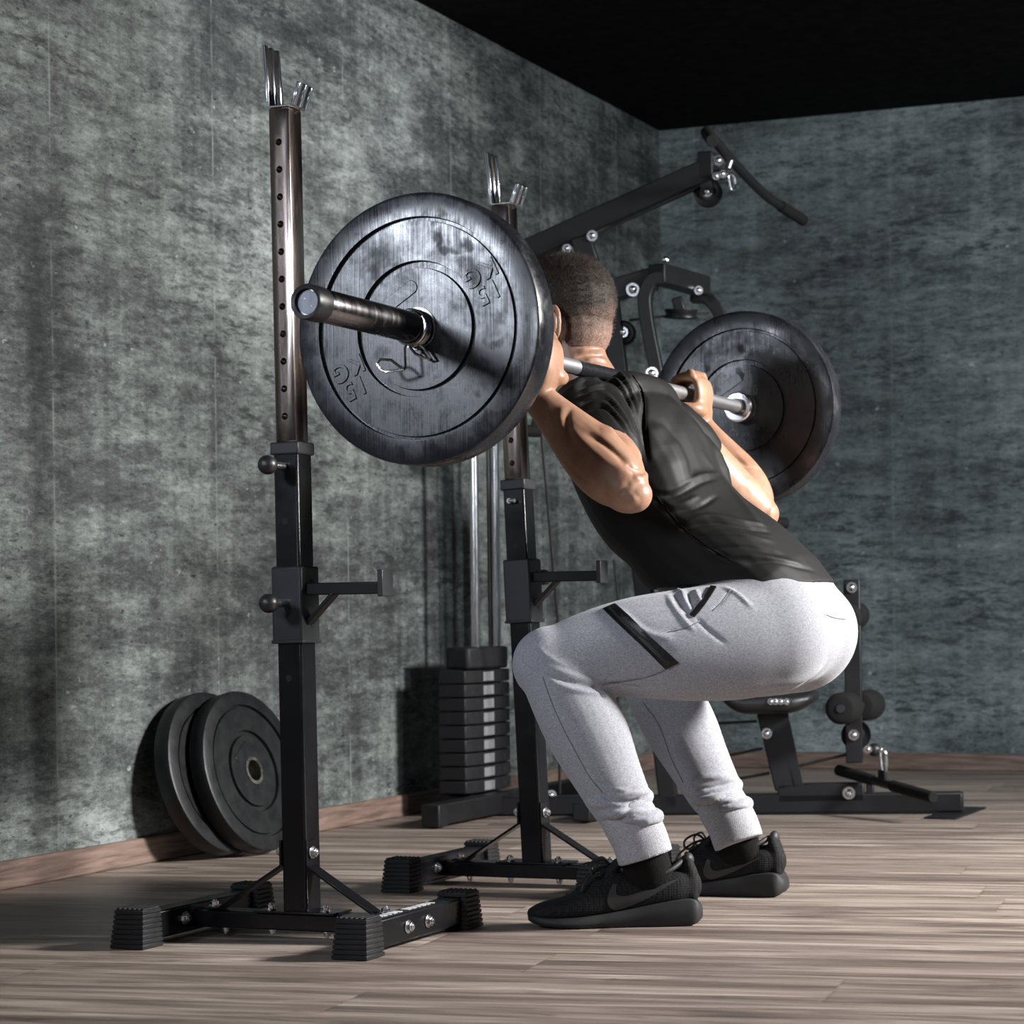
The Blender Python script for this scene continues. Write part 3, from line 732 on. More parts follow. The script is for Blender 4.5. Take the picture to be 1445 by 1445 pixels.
q = P(686, 800, X=XS); MB().cyl((XS + 0.01, q.y, zt - 0.01), (XS + 0.01, q.y, zr), 0.004, 12).build('cable', 'cable_black', gym)
q = P(700, 800, X=XS - .03); gb('upright_post', (XS - 0.055, q.y + 0.03, 0.06), (XS - 0.055, q.y + 0.03, zr + 0.06), 0.02, 0.03, (1, 0, 0))
# top boom
b0 = Q(690, 388); b1 = Q(1000, 241)
b0 = Vector((XS, YC, b0.z))
boom = gb('top_boom', b0, b1, 0.055, 0.062, (0, 0, 1))
gb('cross_head', Vector((XS, YC - 0.16, zr + 0.01)), Vector((XS, YC + 0.16, zr + 0.01)), 0.05, 0.05)
MB().box(b1 + Vector((0.0, 0, 0.012)), (0.045, 0.062, 0.075)).build('boom_cap', 'rubber_foot', boom, 0.004)
MB().tube([Q(835, 333, -0.03), Q(986, 262, -0.03)], 0.0036, 8).build('cable', 'cable_black', gym)
MB().tube([Q(835, 329, 0.02), Q(980, 259, 0.02)], 0.007, 8).build('cable', 'zinc_bolt', gym)
def pulley(c, r, w, axis, parent, name='pulley', bolt_=True):
    ax = Vector(axis).normalized(); q = ax.to_track_quat('Z', 'Y').to_matrix().to_4x4(); mt = Matrix.Translation(c) @ q
    o = MB().lathe([(0.006, -w), (r * 0.55, -w * 0.8), (r * 0.6, -w * 0.5), (r * 0.85, -w * 0.6), (r, -w), (r, -w * 0.7), (r * 0.9, 0), (r, w * 0.7), (r, w), (r * 0.85, w * 0.6), (r * 0.6, w * 0.5), (r * 0.55, w * 0.8), (0.006, w)], mt, 40, True).build(name, 'machine_black', parent, 0, 35)
    if bolt_: gbolt(Vector(c) - ax * w * 1.2 if ax.dot(FV) > 0 else Vector(c) + ax * w * 1.2, o, 0.012, -ax if ax.dot(FV) > 0 else ax)
    return o
c = Q(999, 272); pulley(c, 0.040, 0.012, MN, gym)
gb('pulley_bracket', Q(993, 248, -0.017), Q(999, 274, -0.017), 0.004, 0.034, MD, 'charcoal_powder', gym, 0.001)
gb('pulley_bracket', Q(820, 335, 0.0), Q(832, 372, 0.0), 0.05, 0.055, MD)
gbolt(Q(836, 333, -0.03), boom, 0.012); gbolt(Q(800, 351, -0.03), boom, 0.010); gbolt(Q(1014, 227, -0.02), boom, 0.012)
c = Q(1018, 246, -0.02); MB().sph(c, 0.020, (1, 1, 0.8), 20).build('cable_stop', 'knob_plastic', gym)
gbolt(Q(1011, 249, -0.05), boom, 0.009); gbolt(Q(1020, 246, -0.05), boom, 0.009)
# press arm assembly
pb = gb('press_beam', Q(790, 432), Q(925, 393), 0.05, 0.060)
gbolt(Q(893, 409, -0.03), pb, 0.015)
MB().beam(Q(926, 386, -0.05), Q(992, 404, 0.20), 0.052, 0.055).build('arm_bracket', 'machine_black', gym, 0.004)
gbolt(Q(939, 369, -0.03), pb, 0.011, Vector((0, 0, 1))); gbolt(Q(986, 410, 0.10), pb, 0.010)
def arm(pts, w, h, name):
    mb = MB(); rings = []
    pp = catmull([tuple(p) for p in pts], 6); pp = [Vector(p) for p in pp]
    for i, p in enumerate(pp):
        t = (pp[min(i + 1, len(pp) - 1)] - pp[max(i - 1, 0)]).normalized(); sd = MN; u = t.cross(sd).normalized()
        rings.append([mb.bm.verts.new(p + sd * (w / 2 * a) + u * (h / 2 * b)) for a, b in ((-1, -1), (1, -1), (1, 1), (-1, 1))])
    for i in range(len(rings) - 1):
        for k in range(4): mb.bm.faces.new((rings[i][k], rings[i][(k + 1) % 4], rings[i + 1][(k + 1) % 4], rings[i + 1][k]))
    mb.bm.faces.new(rings[0]); mb.bm.faces.new(rings[-1][::-1])
    return mb.build(name, 'machine_black', gym, 0.003)
arm([Q(938, 393, -0.03), Q(921, 397, -0.03), Q(911, 418, -0.03), Q(912, 445, -0.03), Q(917, 475, -0.03), Q(924, 510, -0.03), Q(933, 560, -0.03), Q(940, 620, -0.03)], 0.055, 0.036, 'press_arm')
arm([Q(975, 418, 0.25), Q(996, 420, 0.25), Q(1012, 437, 0.25), Q(1020, 460, 0.25), Q(1026, 500, 0.25), Q(1032, 560, 0.25)], 0.055, 0.036, 'press_arm')
gbolt(Q(920, 527, -0.06), gym, 0.014)
for (px, py, of) in ((1100, 738, 0.25), (750, 608, -0.05)):
    p = Q(px, py, of); MB().cyl(p - MN * 0.02 - MD * 0.04, p + MN * 0.02 + MD * 0.02, 0.017, 20).build('foam_grip', 'foam_black', gym, 0.004)
gb('press_link', Q(1085, 738, 0.27), Q(1032, 560, 0.27), 0.03, 0.03, MD)
gb('press_link', Q(757, 606, 0.0), Q(790, 432, 0.0), 0.03, 0.03, MD)
c = Q(961, 443, 0.05); pulley(c, 0.047, 0.012, Vector((0.05, -0.06, 1)), gym, 'pulley', False)
gb('pulley_bracket', Q(955, 420, 0.05), Q(961, 440, 0.05), 0.03, 0.03, MD)
c = Q(880, 470); pulley(c, 0.034, 0.012, MN, gym)
gb('pulley_bracket', Q(862, 470, -0.017), Q(880, 470, -0.017), 0.004, 0.036, (0, 0, 1), 'charcoal_powder', gym, 0.001)
gb('main_post', Q(945, 1140, 0.0), Q(861, 425, 0.0), 0.05, 0.05, MD)
gb('back_pad', Q(965, 950, 0.0), Q(925, 620, 0.0), 0.24, 0.06, MD, 'vinyl_black', gym, 0.02)
MB().tube([Q(888, 452, 0.02), Q(940, 446, 0.04), Q(1000, 442, 0.1)], 0.0035, 8).build('cable', 'cable_black', gym)
MB().tube([P(763, 600, d=5.9), P(787, 872, d=5.95), P(790, 1120, d=6.0)], 0.0042, 8).build('cable', 'cable_black', gym)
MB().tube([Q(866, 790, -0.06), Q(872, 840, -0.06), Q(872, 1000, -0.06)], 0.004, 8).build('cable', 'cable_black', gym)
# seat and its post
sp = MB().beam(Q(1084, 1004), Q(1110, 1112), 0.05, 0.062, MD).build('seat_post', 'machine_black', gym, 0.004)
for off in (-0.022, 0.022): MB().beam(Q(1104, 1004, off), Q(1126, 1110, off), 0.006, 0.03, MD).build('post_flange', 'machine_black', sp, 0.001)
gbolt(Q(1082, 1035, -0.03), sp, 0.012)
gb('seat_rail', Q(1098, 1119), Q(1220, 1117), 0.05, 0.052)
gbolt(Q(1198, 1119, -0.028), sp, 0.014)
gb('rail_stub', Q(1228, 1104, 0.0), Q(1228, 1128, 0.0), 0.03, 0.022, MD)
s0 = Q(1022, 990, 0.0); s1 = Q(1146, 984, 0.0); s1.z = s0.z
L = Lofts()
for k in range(1): L.add([(*(s0 + MD * 0.02 + Vector((0, 0, .012))), 0.14, 0.02, *MN), (*(s0 + MD * 0.06), 0.15, 0.032, *MN), (*((s0 + s1) / 2), 0.155, 0.032, *MN), (*(s1 - MD * 0.05), 0.15, 0.03, *MN), (*(s1 + Vector((0, 0, .012))), 0.13, 0.018, *MN)], 28, 5, 3.2)
link_mesh('seat_pad', L.fuse('seat_pad', 0.008, 4), 'vinyl_black', gym, 0, 180)
for px in (1088, 1095, 1102, 1110): gbolt(Q(px, 990, -0.155), sp, 0.007)
# leg lever with foam rollers
lv = MB().beam(Q(1206, 1076), Q(1202, 818), 0.05, 0.046, MD).build('leg_lever', 'machine_black', gym, 0.003)
gbolt(Q(1202, 829, -0.028), lv, 0.012); gbolt(Q(1205, 1037, -0.03), lv, 0.012)
gb('seat_arm', Q(1120, 985, 0.02), Q(1200, 850, 0.02), 0.04, 0.04, MN)
def roller(px0, py0, o0, px1, py1, o1, r):
    p0 = Q(px0, py0, o0); p1 = Q(px1, py1, o1); d = (p1 - p0)
    L = d.length; q = d.to_track_quat('Z', 'Y').to_matrix().to_4x4(); mt = Matrix.Translation(p0) @ q
    o = MB().lathe([(0.012, 0), (r - 0.012, 0), (r - 0.003, 0.004), (r, 0.014), (r, L - 0.014), (r - 0.003, L - 0.004), (r - 0.012, L), (0.012, L)], mt, 36, True).build('foam_roller', 'foam_black', gym, 0, 50)
    MB().lathe([(0, -0.004), (0.011, -0.004), (0.013, 0.0), (0.013, L + 0.004), (0.0, L + 0.004)], mt, 24).build('roller_plug', 'knob_plastic', o, 0, 40)
roller(1186, 1000, -0.21, 1198, 998, -0.03, 0.043); roller(1214, 996, 0.03, 1230, 994, 0.19, 0.043)
roller(1196, 872, -0.19, 1198, 871, -0.03, 0.038); roller(1203, 869, 0.03, 1209, 868, 0.17, 0.038)
c = Q(1208, 1037, 0.0); pulley(c, 0.041, 0.014, MN, gym, 'pulley', False)
c = Q(1234, 1058, 0.0); MB().sph(c, 0.019, (1, 1, 1), 20).build('cable_stop', 'knob_plastic', gym)
gbolt(Q(1225, 1057, -0.02), lv, 0.009); gbolt(Q(1243, 1058, -0.01), lv, 0.007)
for a in (((985, 1022), (1068, 1018)), ((1020, 1068), (1076, 1056)), ((1030, 1101), (1086, 1091)), ((1118, 1083), (1206, 1062))):
    MB().tube([Q(*a[0], 0.0), Q(*a[1], 0.0)], 0.0042, 8).build('cable', 'cable_black', gym)
gb('front_foot', Q(820, 1146, -0.25), Q(900, 1140, 0.25), 0.05, 0.05)
# hanging bars with their clips
def clip(label, p_top, p_bot, grp):
    t = thing('snap_hook', label, 'snap hook', p_bot, grp)
    d = p_top - p_bot; s = MD * 0.011; n = 10; pts = []
    for i in range(n + 1): a = math.pi * i / n; pts.append(p_top - d.normalized() * 0.010 + s * 0.75 * math.cos(a) + d.normalized() * 0.010 * math.sin(a))
    for i in range(n + 1): a = math.pi + math.pi * i / n; pts.append(p_bot + d.normalized() * 0.007 + s * 0.5 * math.cos(a) + d.normalized() * 0.007 * math.sin(a))
    MB().tube(pts, 0.0034, 10, False, True).build('hook_wire', 'zinc_bolt', t)
    MB().cyl(p_bot + d * 0.35 + s * 0.68, p_bot + d * 0.75 + s * 0.72, 0.0046, 12).build('gate_sleeve', 'zinc_bolt', t)
    return t
G = 'snap hooks on the cable gym'
clip('small bright snap hook hanging under the boom tip of the weight machine', Q(1031, 246, -0.02), Q(1035, 268, -0.02), G)
clip('small bright snap hook holding the short black bar near the floor', Q(1246, 1060, 0.0), Q(1248, 1092, 0.0), G)
lb = thing('lat_bar', 'long black lat pulldown bar with bent ends on the raised boom near the ceiling', 'pulldown bar', P(1040, 230, d=5.7))
pts = [P(1003, 205, d=5.62), P(999, 189, d=5.60), P(1003, 192, d=5.63), P(1030, 224, d=5.75), P(1060, 256, d=5.92), P(1082, 277, d=6.05), P(1096, 287, d=6.12), P(1116, 300, d=6.2)]
MB().tube([Vector(p) for p in catmull([tuple(p) for p in pts[1:]], 5)], 0.0135, 16).build('bar', 'black_powder', lb, 0, 50)
MB().tube([P(1102, 291, d=6.14), P(1118, 301, d=6.2), P(1134, 311, d=6.26)], 0.0165, 18).build('hand_grip', 'foam_black', lb, 0.002, 50)
MB().tube([P(997, 186, d=5.59), P(1002, 194, d=5.56), P(1005, 199, d=5.52)], 0.0165, 18).build('hand_grip', 'foam_black', lb, 0.002, 50)
MB().cyl(P(1027, 238, d=5.74), P(1031, 226, d=5.745), 0.009, 14).build('bar_eye', 'zinc_bolt', lb)
rb = thing('row_bar', 'short straight black row bar hanging low in front of the weight machine', 'row bar', P(1248, 1100, d=5.75))
e0 = P(1184, 1087, d=6.02); e1 = P(1316, 1125, d=5.66); mid = e0 + (e1 - e0) * 0.48
MB().cyl(e0, e1, 0.0125, 24).build('bar', 'black_powder', rb)
MB().cyl(e0 - (e1 - e0) * 0.01, e0 + (e1 - e0) * 0.38, 0.0155, 24).build('hand_grip', 'foam_black', rb, 0.003)
MB().cyl(e0 + (e1 - e0) * 0.58, e1 + (e1 - e0) * 0.01, 0.0155, 24).build('hand_grip', 'foam_black', rb, 0.003)
MB().beam(mid - Vector((0, 0, 0.004)), mid + Vector((0, 0, 0.034)), 0.010, 0.032, (e1 - e0), 0).build('hanger_tab', 'black_powder', rb, 0.003)
# ------------------------------------------------------------------ the man
YM = 3.80
man = thing('person', 'person in black t-shirt and grey joggers squatting with a barbell across the shoulders', 'person', (-1.53, 3.76, 0))
V = Vector
def sec(p, a, b, s): return (*p, a, b, *s)
YS = (0, 1, 0)
# spine stations X, Z, half width, half depth (shirt surface)
TOR = [(-1.308, 0.528, .150, .105), (-1.352, 0.570, .150, .114), (-1.424, 0.623, .149, .124), (-1.493, 0.678, .152, .120), (-1.536, 0.724, .162, .114), (-1.579, 0.770, .176, .117), (-1.622, 0.860, .185, .117), (-1.656, 0.920, .178, .094), (-1.692, 0.952, .125, .056), (-1.716, 0.976, .080, .044)]
SH = lambda s: V((-1.642, YM + s * 0.178, 0.918))
EL = {-1: P(882, 691, Y=3.455), 1: P(1067, 719, Y=4.14)}
WRX = -1.682
WR = {-1: P(754, 556, Y=3.45), 1: V((-1.662, 4.205, 0.955))}
HIP = lambda s: V((-1.340, YM + s * 0.095, 0.513))
KN = {-1: P(771, 921, Y=3.50), 1: P(901, 918, Y=4.02)}
AN = {-1: P(904, 1187, Y=3.545), 1: P(1036, 1168, Y=3.965)}
HEAD = V((-1.780, YM, 1.122))
def torso(L, k=0.0):
    L.add([(x, YM, z, a + k, b + k, 0, 1, 0) for x, z, a, b in TOR[1:]], 32, 6, 2.35)
    # back muscles and shoulders
    L.add([(-1.622, YM - .14, .950, .028 + k, .028 + k, 1, 0, 0), (-1.614, YM - .08, .978, .032 + k, .032 + k, 1, 0, 0), (-1.610, YM, .981, .030 + k, .032 + k, 1, 0, 0), (-1.612, YM + .08, .976, .032 + k, .032 + k, 1, 0, 0), (-1.620, YM + .15, .948, .030 + k, .030 + k, 1, 0, 0)], 16, 5)
    for s in (-1, 1):
        L.add([sec((-1.678, YM + s * .05, .944), .05 + k, .048 + k, YS), sec((-1.656, YM + s * .12, .932), .062 + k, .058 + k, (1, 0, 0)), sec(SH(s), .066 + k, .068 + k, (1, 0, 0))], 20, 5)
        L.ell((-1.575, YM + s * .105, .825), (.088 + k, .072 + k, .12 + k), Matrix.Rotation(math.radians(-32), 3, 'Y'))
def upper_arm(L, s, k=0.0, t1=1.0):
    a = SH(s); b = EL[s]; f = lambda t: a + (b - a) * t
    rows = [(-.08, .060, .062), (0.0, .066, .068), (.25, .064, .066), (.5, .057, .060), (.75, .049, .054), (1.0, .043, .047)]
    L.add([sec(f(t), ra + k, rb + k, (.6, .2 * s, .8)) for t, ra, rb in rows if t <= t1 + .02], 22, 5)
def forearm(L, s, k=0.0):
    a = EL[s]; b = WR[s]; f = lambda t: a + (b - a) * t
    side = FV.cross((b - a).normalized())
    rows = [(-.04, .036, .036), (.06, .049, .043), (.22, .056, .046), (.42, .053, .043), (.65, .042, .035), (.85, .033, .027), (1.0, .029, .022)]
    L.add([sec(f(t), ra + k, rb + k, side) for t, ra, rb in rows], 22, 5)
    L.ell(f(-.02) + V((.012, 0, -.006)), (.034, .032, .032))
def thigh(L, s, k=0.0):
    h = HIP(s); n = KN[s]; d = n - h
    f = lambda t, u=0: h + d * t + V((0, 0, u))
    rows = [(.0, .098, .098, .0), (.12, .098, .106, -.002), (.35, .094, .099, -.004), (.6, .084, .087, -.002), (.82, .068, .071, -.008), (.98, .056, .056, -.018)]
    L.add([sec(f(t, u), a + k, b + k, YS) for t, a, b, u in rows], 26, 5)
    L.ell(n + V((-.003, 0, -.020)), (.055 + k, .056 + k, .060 + k))
def shin(L, s, k=0.0, end=1.0):
    n = KN[s]; a = AN[s]; d = a - n; side = (0, 1, 0)
    f = lambda t, x=0: n + d * t + V((x, 0, 0))
    rows = [(.03, .056, .057, 0), (.15, .062, .064, .0), (.32, .066, .070, .002), (.47, .064, .069, .002), (.64, .056, .060, .0), (.82, .048, .051, .0), (1.0, .042, .046, .0)]
    L.add([sec(f(min(t, end), x), ra + k, rb + k, side) for t, ra, rb, x in rows if t <= end + .17], 24, 5)
def pelvis(L, k=0.0):
    L.add([(-1.400, YM, .592, .150 + k, .108 + k, 0, 1, 0), (-1.365, YM, .562, .160 + k, .118 + k, 0, 1, 0), (-1.342, YM, .532, .162 + k, .116 + k, 0, 1, 0), (-1.338, YM, .512, .135 + k, .085 + k, 0, 1, 0)], 30, 5, 2.3)
    L.ell((-1.338, YM, .515), (.112 + k, .085 + k, .099 + k))
    for s in (-1, 1):
        L.ell((-1.331, YM + s * .085, .512), (.115 + k, .098 + k, .104 + k), Matrix.Rotation(math.radians(-30), 3, 'Y'))
def head(L, k=0.0):
    x, y, z = HEAD
    L.ell((x + .006, y, z + .036), (.099 + k, .078 + k, .090 + k))
    L.ell((x - .028, y, z - .018), (.066 + k, .066 + k, .086 + k))
    L.ell((x + .030, y, z - .010), (.066 + k, .068 + k, .070 + k))
    return L
def hand(L, s):
    """closed fist round the bar, palm under and behind it"""
    W_ = WR[s]; yc = P(754, 515, X=BX).y if s < 0 else P(972, 560, X=BX).y
    ang = lambda a, r: V((BX + r * math.cos(math.radians(a)), 0, BZ + r * math.sin(math.radians(a))))
    kn = ang(62, .041)
    palm0 = V((W_.x + .004, W_.y, W_.z))
    L.add([sec(palm0, .028, .021, YS), sec(V((BX + .028, yc, BZ - .034)), .034, .016, YS), sec(V((BX + .034, yc, BZ + .002)), .040, .012, YS), sec(V((BX + .030, yc, BZ + .024)), .039, .0105, YS)], 20, 5, 2.6)
    for i in range(4):
        y = yc + s * (-.031 + .0205 * i); r = (.0094, .0098, .0094, .0084)[i]; ln = (0, 8, 2, -22)[i]
        ch = [ang(58, .040), ang(100, .0345), ang(140, .0300), ang(185, .0262), ang(225, .0248), ang(262 + ln, .0246)]
        L.add([sec(V((c.x, y + (0.0 if j < 2 else s * .001), c.z)), r * q, r * q, YS) for j, (c, q) in enumerate(zip(ch, (1.12, 1.0, 1.06, .94, .96, .84)))], 12, 4)
        L.ell(V((ang(66, .0425).x, y, ang(66, .0425).z)), (.0122, .0092, .0122), None, 12)
    # thumb leaves the inner side of the palm and closes under the bar
    yi = yc - s * .036
    th = [V((BX + .034, yc - s * .020, BZ - .034)), V((BX + .032, yi - s * .008, BZ - .034)), V((BX + .018, yi - s * .020, BZ - .032)), V((BX - .004, yi - s * .022, BZ - .0275)), V((BX - .022, yi - s * .016, BZ - .0170))]
    L.add([sec(c, r, r, YS) for c, r in zip(th, (.016, .0135, .0112, .0108, .0090))], 14, 4)
h1 = P(982, 1303, Z=0); t1 = P(752, 1308, Z=0); h2 = P(1102, 1264, Z=0)
FOOT = {}
for s, hp, an in ((-1, h1, math.atan2((t1 - h1).y, (t1 - h1).x)), (1, h2, math.radians(185))):
    FOOT[s] = (V((hp.x, hp.y, 0)), V((math.cos(an), math.sin(an), 0)), V((-math.sin(an), math.cos(an), 0)))
# ---- body: one continuous skin surface
B = Lofts(); torso(B, -.012); pelvis(B, -.012)
for s in (-1, 1):
    upper_arm(B, s, -.002); forearm(B, s); thigh(B, s, -.010); shin(B, s, -.010)
    a = AN[s]; hl, ux, uy = FOOT[s]; fp = lambda q: hl + ux * q[0] + UV * q[1]
    B.add([sec(a, .028, .032, YS), (*fp((.080, .075)), .024, .032, *uy), (*fp((.085, .050)), .024, .036, *uy)], 18, 4)
    B.add([(*fp((.035, .055)), .020, .016, *uy), (*fp((.10, .050)), .026, .020, *uy), (*fp((.19, .034)), .026, .010, *uy), (*fp((.25, .026)), .022, .007, *uy)], 16, 4)
    hand(B, s)
head(B)
x, y, z = HEAD
B.add([sec(V((-1.695, YM, .955)), .068, .060, YS), sec(V((-1.722, YM, 1.000)), .060, .056, YS), sec(V((-1.745, YM, 1.040)), .057, .056, YS), sec(V((-1.760, YM, 1.085)), .059, .062, YS)], 26, 5)
# face
B.add([sec(V((x - .086, y, z + .020)), .009, .007, YS), sec(V((x - .104, y, z - .004)), .013, .010, YS), sec(V((x - .114, y, z - .026)), .017, .011, YS), sec(V((x - .094, y, z - .036)), .015, .008, YS)], 14, 4)
B.add([sec(V((x - .072, y - .05, z + .030)), .009, .010, (0, 0, 1)), sec(V((x - .090, y, z + .032)), .009, .011, (0, 0, 1)), sec(V((x - .072, y + .05, z + .030)), .009, .010, (0, 0, 1))], 12, 4)
B.ell((x - .086, y, z - .058), (.014, .026, .008)); B.ell((x - .084, y, z - .070), (.013, .022, .008)); B.ell((x - .076, y, z - .098), (.022, .026, .016))
for s in (-1, 1): B.ell((x - .066, y + s * .042, z - .020), (.024, .022, .024))
# ears
for s in (-1, 1):
    e = V((x + .017, y + s * .079, z - .010)); pts = []
    for i in range(13):
        a = math.radians(-60 + 24 * i); pts.append((e.x + .017 * math.cos(a) + .004, e.y + s * (.004 + .010 * max(0, math.cos(a))), e.z + .031 * math.sin(a) - .002, .0052, .0052, 1, 0, 0))
    B.add(pts, 10, 3); B.ell((e.x - .002, e.y - s * .002, e.z), (.013, .006, .024)); B.ell((e.x - .004, e.y + s * .002, e.z - .030), (.008, .005, .009))
me = B.fuse('body', 0.0034, 4, 0.5)
strokes(me, [
    ([(806, 575), (800, 590), (803, 612), (806, 622)], .005, -.0028), ([(795, 572), (790, 590), (796, 612)], .006, .0022),
    ([(826, 610), (852, 626), (872, 642), (884, 655)], .007, -.0050), ([(846, 604), (872, 612), (893, 630), (905, 650)], .014, .0050),
    ([(800, 600), (830, 632), (862, 655), (892, 668)], .010, .0030), ([(884, 655), (896, 664), (912, 668)], .005, -.0030),
    ([(893, 672), (905, 675), (914, 668)], .007, .0040), ([(872, 700), (882, 688), (890, 680)], .006, -.0025), ([(880, 712), (890, 708), (898, 700)], .009, .0040),
    ([(786, 640), (815, 668), (850, 695)], .006, -.0016),
    ([(772, 572), (776, 590), (782, 606)], .004, .0012),
    ([(1033, 640), (1050, 655), (1066, 660), (1080, 668)], .006, -.0035), ([(1040, 690), (1062, 680), (1080, 690)], .012, .0020), ([(1092, 712), (1086, 726), (1090, 740)], .008, .002),
    ([(812, 505), (832, 500), (853, 502)], .0035, -.0040), ([(816, 496), (836, 492), (856, 494)], .0055, .0045), ([(826, 509), (840, 506), (856, 510)], .004, .0035),
    ([(806, 425), (815, 445), (818, 470)], .010, -.002),
])
body = link_mesh('body', me, 'skin', man, 0, 180)
for s in (-1, 1):
    MB().sph((x - .079, y + s * .031, z + .010), .0115, (1, 1, 1), 20).build('eye', 'eye_white', man, 0, 180)
    ey = MB().sph((x - .0862, y + s * .031, z + .010), .0052, (1, 1, 1), 16).build('iris', 'eye_iris', man, 0, 180)
# ---- hair: close crop that fades to skin at the nape and sides
def hair_mat():
    t = NT('cropped_hair'); v = t.coord(); sp = t.node('ShaderNodeSeparateXYZ'); t.link(v, sp.inputs[0])
    st = t.noise(t.coord((420, 420, 190)), 1.0, 4, 0.75); n = t.noise(v, 30, 4, 0.6)
    hz = t.math('MULTIPLY_ADD', sp.outputs[2], 1 / .17, -(z - .088) / .17)
    xf = t.math('MULTIPLY_ADD', sp.outputs[0], 1 / .30, -(x + .02) / .30)
    f = t.math('ADD', t.math('SUBTRACT', hz, xf), t.math('MULTIPLY_ADD', n, .30, -.15))
    hc = t.ramp(st, [(.38, (.006, .004, .003)), (.56, (.028, .017, .011)), (.70, (.11, .068, .045))])
    sk = t.ramp(st, [(.36, (.13, .075, .055)), (.52, (.27, .165, .125)), (.68, (.40, .255, .195))])
    t.base(t.mix(t.ramp(f, [(.02, 0.0), (.46, 1.0)]), sk, hc)); t.set(Roughness=.6, Specular_IOR_Level=.3)
    t.normal(t.bump(st, .6, .002)); M['cropped_hair'] = t.m
hair_mat()
H = head(Lofts(), .0045); hm = H.fuse('hair', .0036, 4)
bm = bmesh.new(); bm.from_mesh(hm)
def hairline(c):
    dx = c.x - x; dz = c.z - z; dy = abs(c.y - y)
    front = -.062 + .0 * dz
    if dx < front and dz < .075: return False
    if dx < -.02: return dz > .028 - (dx + .02) * 0.6
    low = -.062 if dx > .045 else -.062 + (.045 - dx) * 1.15
    return dz > low
bmesh.ops.delete(bm, geom=[v for v in bm.verts if not hairline(v.co)], context='VERTS')
rng = np.random.default_rng(3); vs = list(bm.verts); strands = []
bm.normal_update()
for _ in range(9000):
    v = vs[int(rng.integers(len(vs)))]; dz = (v.co.z - z + .06) / .16
    if rng.random() > dz * 1.5 + .10: continue
    ln = .0028 + .0085 * max(0, dz) ** 1.6
    p = v.co + V(rng.normal(0, .0018, 3)); d = (v.normal + V(rng.normal(0, .28, 3)) + V((-.25, 0, .25))).normalized()
    strands.append((p - v.normal * .001, d, ln))
for p, d, ln in strands:
    sd = d.orthogonal().normalized() * .00042; s2 = d.cross(sd)
    a = [bm.verts.new(p + sd), bm.verts.new(p - sd * .5 + s2 * .87), bm.verts.new(p - sd * .5 - s2 * .87)]; tip = bm.verts.new(p + d * ln)
    for i in range(3): bm.faces.new((a[i], a[(i + 1) % 3], tip))
bm.to_mesh(hm); bm.free()
link_mesh('hair', hm, 'cropped_hair', man, 0, 180)
# ---- t-shirt
S = Lofts(); torso(S, 0.002)
for s in (-1, 1): upper_arm(S, s, .006, .62 if s < 0 else .42)
me = S.fuse('t_shirt', 0.0042, 5, 0.5)
bm = bmesh.new(); bm.from_mesh(me)
bmesh.ops.bisect_plane(bm, geom=bm.verts[:] + bm.edges[:] + bm.faces[:], plane_co=(-1.45, YM, .608), plane_no=V((.03, 0, -1)), clear_outer=True)
bm.to_mesh(me); bm.free()
fold = []
for i, (a, b, c, d) in enumerate([((835, 530), (868, 524), (888, 545), (899, 575)), ((822, 541), (860, 532), (884, 556), (897, 592)), ((818, 552), (852, 543), (880, 568), (897, 605)), ((812, 562), (850, 556), (878, 582), (900, 618)), ((818, 575), (850, 569), (876, 592), (902, 626))]):
    fold += [([a, b, c, d], .0042, .0046), ([(a[0] + 3, a[1] + 6), (b[0] + 2, b[1] + 6), (c[0] - 1, c[1] + 7), (d[0] - 2, d[1] + 6)], .0034, -.0034)]
fold += [([(890, 528), (908, 560), (908, 600), (914, 650)], .005, -.0065), ([(882, 523), (900, 545), (905, 580)], .006, .004),
         ([(926, 692), (950, 690), (985, 672), (1014, 668)], .005, .0032), ([(930, 700), (955, 699), (990, 681), (1010, 675)], .004, -.003),
         ([(935, 712), (960, 712), (985, 700)], .005, .0035), ([(948, 724), (985, 716), (1012, 700)], .004, -.0035),
         ([(960, 738), (1000, 728), (1050, 736), (1080, 742)], .005, .0042), ([(962, 746), (1005, 738), (1052, 745), (1085, 752)], .0042, -.0042),
         ([(985, 758), (1030, 752), (1090, 764)], .005, .003), ([(1000, 775), (1050, 772), (1110, 785)], .005, -.003), ([(1010, 786), (1060, 784), (1130, 796)], .006, .0035),
         ([(1040, 800), (1090, 792), (1150, 806)], .005, -.003), ([(990, 770), (1020, 790), (1060, 800)], .006, .003),
         ([(920, 690), (940, 715), (965, 745), (995, 768), (1030, 787)], .0026, -.0014), ([(960, 560), (950, 600), (930, 650)], .02, -.003), ([(930, 545), (980, 600), (1010, 640)], .02, .003),
         ([(990, 640), (1040, 700), (1080, 750)], .012, .003)]
strokes(me, fold)
shirt = link_mesh('t_shirt', me, 'black_jersey', man, 0, 180)
so_m = shirt.modifiers.new('hem', 'SOLIDIFY'); so_m.thickness = .004; so_m.offset = -1; shirt['label'] = 'black short sleeved t-shirt'
